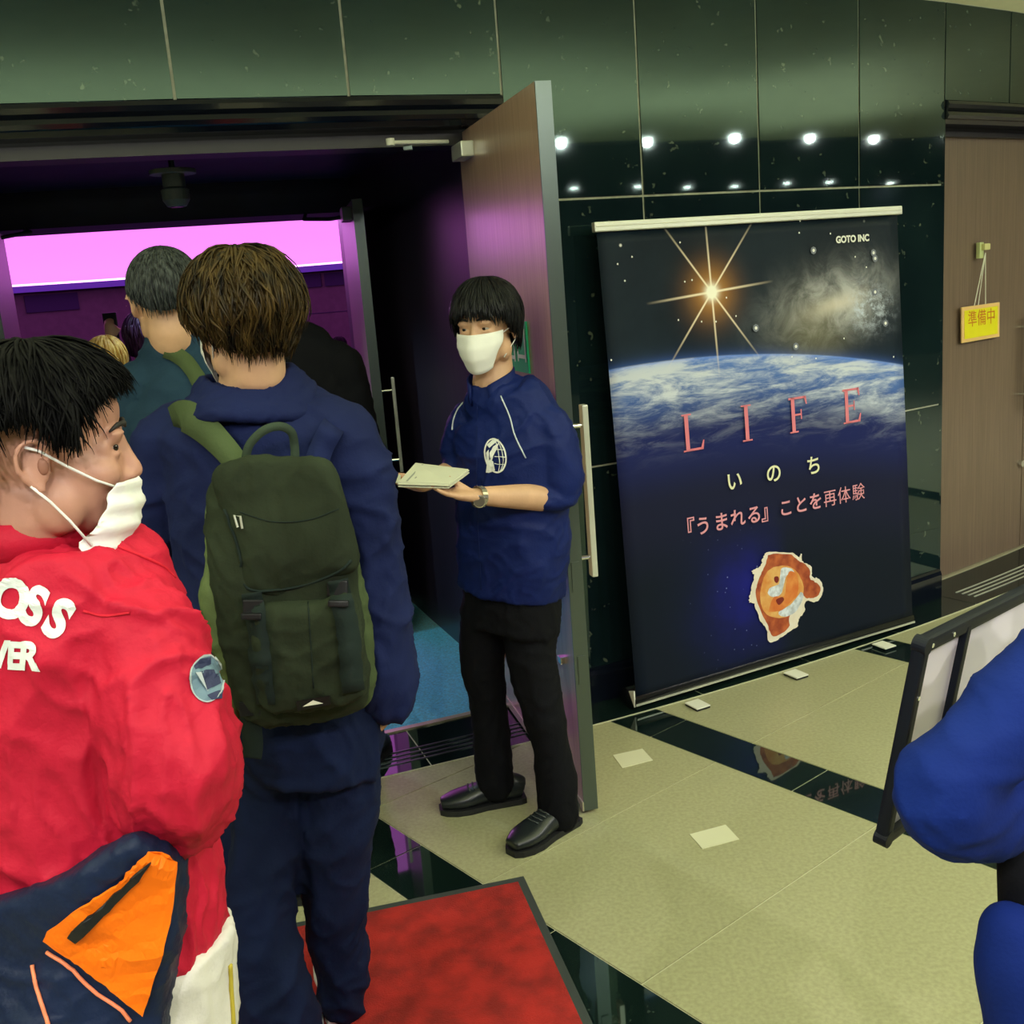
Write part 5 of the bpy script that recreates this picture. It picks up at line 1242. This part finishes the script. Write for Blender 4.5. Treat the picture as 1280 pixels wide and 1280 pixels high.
# blue dust cloud beside the embryo picture
bd2 = ((u-.56)*(u-.56)/(.045)+(v-.30)*(v-.30)/.045); dust = ((bd2*-1).exp()*(nz(4, 6).step(.3, .7)*.5+.5)*(1-u.step(.70, .80))).clamp()
col_ = mix(dust*.95, col_, (.010, .012, .20))
vo2 = N.new('ShaderNodeTexVoronoi'); vo2.inputs['Scale'].default_value = 30; L.new(uvn.outputs[0], vo2.inputs['Vector'])
st2 = (1-X(nt, vo2.outputs['Distance']).step(.04, .12))*dust*1.2; col_ = mix(st2.clamp(), col_, (.35, .40, .70))
# the bright star: core, glow and eight rays
SX, SY = .484, 1.525
du = u-SX; dv_ = v-SY; r2 = du*du+dv_*dv_; rad = r2.sqrt()
col_ = mix(((r2*-110).exp()*.75).clamp(), col_, (.62, .28, .06))
def rayf(ang, ln, w_):
    ca, sa = math.cos(R(ang)), math.sin(R(ang)); across = (du*-sa+dv_*ca).abs(); along = (du*ca+dv_*sa).abs()
    return ((1-across/(w_*(1.0)))*(1-along/ln)).clamp()*((1-along/ln).clamp())
rays = None
for ang, ln, w_ in ((4, .30, .0065), (92, .34, .006), (50, .36, .0055), (128, .36, .0055)):
    ca, sa = math.cos(R(ang)), math.sin(R(ang)); across = (du*-sa+dv_*ca).abs(); along = (du*ca+dv_*sa).abs()
    q_ = ((1-along/ln).clamp()*(1-across/w_).clamp()*1.6).clamp(); rays = q_ if rays is None else (rays+q_)
col_ = mix(rays.clamp(), col_, (.92, .78, .60))
col_ = mix(((r2*-1300).exp()*1.8).clamp(), col_, (1, .97, .85))
L.new(col_, bs.inputs['Base Color'])
nu, nv = 24, 40; bv_ = []; uvs = []
for j in range(nv+1):
    for i in range(nu+1):
        a, b = i/nu, j/nv; wv = .004*math.sin(a*7+b*3)*(math.sin(math.pi*b)); bv_.append(BLp+ub*Wb*a+vb*(.045+(Hb-.06)*b)+fb*wv); uvs.append((a*Wb, b*1.775))
bf_ = [(j*(nu+1)+i, j*(nu+1)+i+1, (j+1)*(nu+1)+i+1, (j+1)*(nu+1)+i) for j in range(nv) for i in range(nu)]
me = bpy.data.meshes.new('printed_sheet'); me.from_pydata([tuple(x) for x in bv_], [], bf_); uvl = me.uv_layers.new(name='UVMap')
for lp in me.loops: uvl.data[lp.index].uv = uvs[lp.vertex_index]
me.materials.append(pm); me.polygons.foreach_set('use_smooth', [True]*len(me.polygons)); sheet = bpy.data.objects.new('printed_sheet', me); COL.objects.link(sheet); sheet.parent = bn
so_ = sheet.modifiers.new('thickness', 'SOLIDIFY'); so_.thickness = .0012; so_.offset = -1 if fb.dot(Vector((0, -1, 0))) < 0 else -1
def bpt(a, b, lift=.006): return BLp+ub*a+vb*(.045+(Hb-.06)*b/1.775)+fb*lift
PINK = mat('print_pink', (.72, .20, .26), .45); CREAM = mat('print_cream', (.74, .74, .50), .45); PINK2 = mat('print_pale_pink', (.70, .30, .38), .45)
# serif capitals
def serif(ch, cx, cy, h):
    t_, sr_, w_ = .0175, .006, h*.62          # stem, serif thickness, width
    P = []; x0 = cx-w_/2; y0 = cy-h/2; y1 = cy+h/2
    box = lambda a, b, c, d: P.append([(a, c), (b, c), (b, d), (a, d)])
    if ch == 'I':
        box(cx-t_/2, cx+t_/2, y0, y1); box(cx-.024, cx+.024, y0, y0+sr_); box(cx-.024, cx+.024, y1-sr_, y1); return P
    sx = x0+.012; box(sx, sx+t_, y0, y1); box(x0, x0+.044, y0, y0+sr_)
    if ch in 'LF' and ch == 'L': box(x0, x0+.044, y1-sr_, y1)
    if ch in 'LE': box(sx+t_, x0+w_, y0, y0+.009); P.append([(x0+w_-.012, y0), (x0+w_+.002, y0), (x0+w_+.008, y0+.036), (x0+w_+.003, y0+.036)])
    if ch in 'FE':
        box(x0, x0+w_, y1-.009, y1); P.append([(x0+w_-.012, y1), (x0+w_-.001, y1-.034), (x0+w_+.004, y1-.034), (x0+w_+.001, y1)])
        box(sx+t_, x0+w_*.72, cy-.004, cy+.004); P.append([(x0+w_*.66, cy-.020), (x0+w_*.72, cy-.020), (x0+w_*.72, cy+.020), (x0+w_*.66, cy+.020)])
    return P
def print_polys(name, polys, material, parent, lift=.006):
    mb = MB()
    for p in polys: mb.addm([bpt(a, b, lift) for a, b in p], [tuple(range(len(p)))])
    o = mb.build(name, material, parent); return o
for ch, x in (('L', .343), ('I', .604), ('F', .864), ('E', 1.150)): print_polys('title_letter', serif(ch, x, 1.002, .145), PINK, sheet)
for ch, x, s_ in (('い', .526, .082), ('の', .723, .082), ('ち', .932, .082)): frame_text('subtitle_letter', ch, s_, bpt(x, .776, .006), ub, vb, CREAM, sheet, bold=.0012, lift=0)
for ch, x, s_ in (('『', .282, .084), ('う', .362, .076), ('ま', .450, .076), ('れ', .530, .076), ('る', .612, .076), ('』', .688, .084), ('こ', .775, .074), ('と', .855, .074), ('を', .932, .074), ('再', 1.010, .074), ('体', 1.088, .074), ('験', 1.168, .074)):
    frame_text('tagline_letter', ch, s_, bpt(x, .624, .006), ub, vb, PINK2, sheet, bold=(.0012 if ch in '『うまれる』ことを' else 0), lift=0)
frame_text('corner_lettering', 'GOTO INC', .036, bpt(1.200, 1.686, .006), ub, vb, M['whitepaint'], sheet, bold=.0016, lift=0)
STAR = mat('print_star', (.82, .82, .80), .5); GLOW = mat('print_star_glow', (.16, .18, .24), .5)
def bab(px, py):
    q = bpix(px, py, .006)-BLp; return q.dot(ub), (q.dot(vb)-.045)/(Hb-.06)*1.775
def bpix(px, py, lift):
    d = ray(px, py); o = Vector((0, 0, CAM_H)); q = BLp+fb*lift; n_ = fb; return o+d*((q-o).dot(n_)/d.dot(n_))
for lst, r0 in ((((1017, 313), (1092, 316), (1094, 323), (1094, 365), (1107, 404), (945, 410), (995, 433)), .007), (((1000, 276), (999, 291), (790, 321), (772, 330), (781, 351), (856, 352), (865, 350), (764, 450), (848, 400), (877, 402), (895, 402), (1038, 292), (1069, 321), (1083, 334), (990, 446), (1020, 448), (1055, 423), (850, 303), (1117, 446), (908, 372), (920, 395)), .0038)):
    pl = []; gl = []
    for x, y in lst:
        a, b = bab(x, y); pl.append([(a+r0*math.cos(t*math.pi/4), b+r0*math.sin(t*math.pi/4)) for t in range(8)]); gl.append([(a+2.2*r0*math.cos(t*math.pi/4), b+2.2*r0*math.sin(t*math.pi/4)) for t in range(8)])
    if r0 > .005: print_polys('star_glow', gl, GLOW, sheet, .0056)
    print_polys('printed_star', pl, STAR, sheet, .0062)
# embryo picture, printed in flat layers
def bpix(px, py, lift):
    d = ray(px, py); o = Vector((0, 0, CAM_H)); q = BLp+fb*lift; n_ = fb; return o+d*((q-o).dot(n_)/d.dot(n_))
def emb(name, pts, material, lift, jit=0, n=4):
    rn_ = random.Random(len(name)+int(lift*1e5)); P = [np.array((900+x/8, 660+y/8)) for x, y in pts]; Q = []
    P2 = P[-2:]+P+P[:2]
    for i in range(2, len(P2)-2):
        a, b, c, d = P2[i-1], P2[i], P2[i+1], P2[(i+2) % len(P2)]
        for k in range(n):
            t = k/n; q = .5*((2*b)+(-a+c)*t+(2*a-5*b+4*c-d)*t*t+(-a+3*b-3*c+d)*t**3); Q.append(q+np.array((rn_.uniform(-jit, jit), rn_.uniform(-jit, jit))))
    mb = MB(); mb.addm([bpix(q[0], q[1], lift) for q in Q], [tuple(range(len(Q)))]); return mb.build(name, material, sheet)
C1 = mat('emb_cream', (.70, .62, .52), .5, var=.35, vscale=30, col2=(.75, .70, .62)); C2 = mat('emb_red', (.26, .035, .012), .5, var=.4, vscale=25, col2=(.50, .12, .035)); C3 = mat('emb_orange', (.62, .22, .04), .5, var=.3, vscale=20, col2=(.72, .42, .14))
C4 = mat('emb_white', (.55, .60, .68), .5, var=.25, vscale=50); C5 = mat('emb_flesh', (.58, .12, .02), .5, var=.25, vscale=18, col2=(.70, .26, .06)); C6 = mat('emb_dark', (.18, .012, .008), .5)
emb('picture_fringe', [(490, 240), (700, 245), (790, 290), (815, 255), (830, 340), (905, 380), (925, 490), (990, 505), (1030, 600), (1010, 690), (940, 740), (860, 730), (840, 850), (790, 900), (770, 990), (700, 1030), (620, 1090), (500, 1145), (465, 1010), (400, 930), (340, 760), (290, 740), (310, 620), (345, 480), (320, 430), (400, 385), (430, 300)], C1, .0064, .9, 6)
emb('picture_tissue', [(500, 265), (690, 262), (780, 320), (890, 400), (900, 500), (950, 540), (1005, 590), (985, 670), (920, 700), (850, 690), (800, 600), (800, 760), (700, 880), (690, 990), (600, 1060), (520, 1080), (470, 960), (420, 860), (360, 680), (380, 540), (430, 420), (470, 320)], C2, .0068, .5, 5)
emb('picture_sac', [(560, 385), (680, 380), (770, 440), (830, 560), (830, 680), (760, 800), (660, 890), (520, 890), (430, 820), (400, 680), (430, 520), (480, 430)], C3, .0072, .3)
emb('picture_fluid', [(620, 400), (700, 400), (740, 440), (670, 470), (640, 560), (610, 660), (540, 690), (480, 660), (500, 600), (590, 560), (600, 480)], C4, .0076, .3)
emb('picture_fluid', [(810, 640), (835, 690), (770, 820), (680, 880), (610, 880), (590, 840), (700, 770), (770, 690)], C4, .0076, .3)
emb('picture_body', [(690, 440), (750, 450), (785, 540), (775, 660), (710, 740), (620, 820), (500, 840), (490, 810), (540, 690), (640, 680), (660, 560)], C5, .0080, .2)
emb('picture_mark', [(545, 490), (580, 485), (590, 520), (570, 550), (545, 530)], C6, .0084)
emb('picture_mark', [(560, 720), (620, 690), (640, 720), (590, 770)], C6, .0084)
# top rail, foot roller, feet
MB().cbox(topL+ub*Wb/2+fb*.004+vb*.0, ub*(Wb+.03), vb*.034, fb*.022).build('top_rail', M['alu'], bn, bevel=.004)
MB().cbox(topL+ub*Wb/2+fb*.016+vb*.002, ub*(Wb+.02), vb*.004, fb*.003).build('rail_lip', M['white'], bn)
bx = MB(); prof = []
for k in range(16):
    a = math.pi*2*k/16; prof.append((.048*math.cos(a), .042+.042*math.sin(a)))
A0 = BLp-ub*.008+nb_*.046; A1 = BRp+ub*.008+nb_*.046
v_ = [A+nb_*x+Vector((0, 0, z)) for A in (A0, A1) for x, z in prof]; f_ = [(k, (k+1) % 16, 16+(k+1) % 16, 16+k) for k in range(16)]+[tuple(range(16))[::-1], tuple(range(16, 32))]
bx.addm(v_, f_).build('roller_case', mat('case_black', (.006, .007, .009), .25), bn, True)
MB().cbox((BLp+BRp)/2+fb*.004+Vector((0, 0, .028)), ub*(Wb+.012), nb_*.006, (0, 0, .007)).build('case_trim', M['alu'], bn)
MB().hexa([BLp-ub*.012+nb_*x+Vector((0, 0, z)) for x, z in ((.002, .02), (.035, .075), (.002, .085), (.0, .05))]+[BLp-ub*.006+nb_*x+Vector((0, 0, z)) for x, z in ((.002, .02), (.035, .075), (.002, .085), (.0, .05))]).build('end_label', M['white'], bn)
for px, py in ((872, 880), (995, 842), (1105, 806)):
    g = seatspot(px, py, .012); c = Vector((g[0], g[1], .008)); MB().cbox(c+Vector((0, 0, .003)), ub*.062, nb_*.075, (0, 0, .005)).build('foot', M['white'], bn, bevel=.0015)
    MB().cbox(c-Vector((0, 0, .003)), ub*.060, nb_*.073, (0, 0, .007)).build('foot_base', M['black'], bn)
shift_origin(bn, (BLp+BRp)/2)
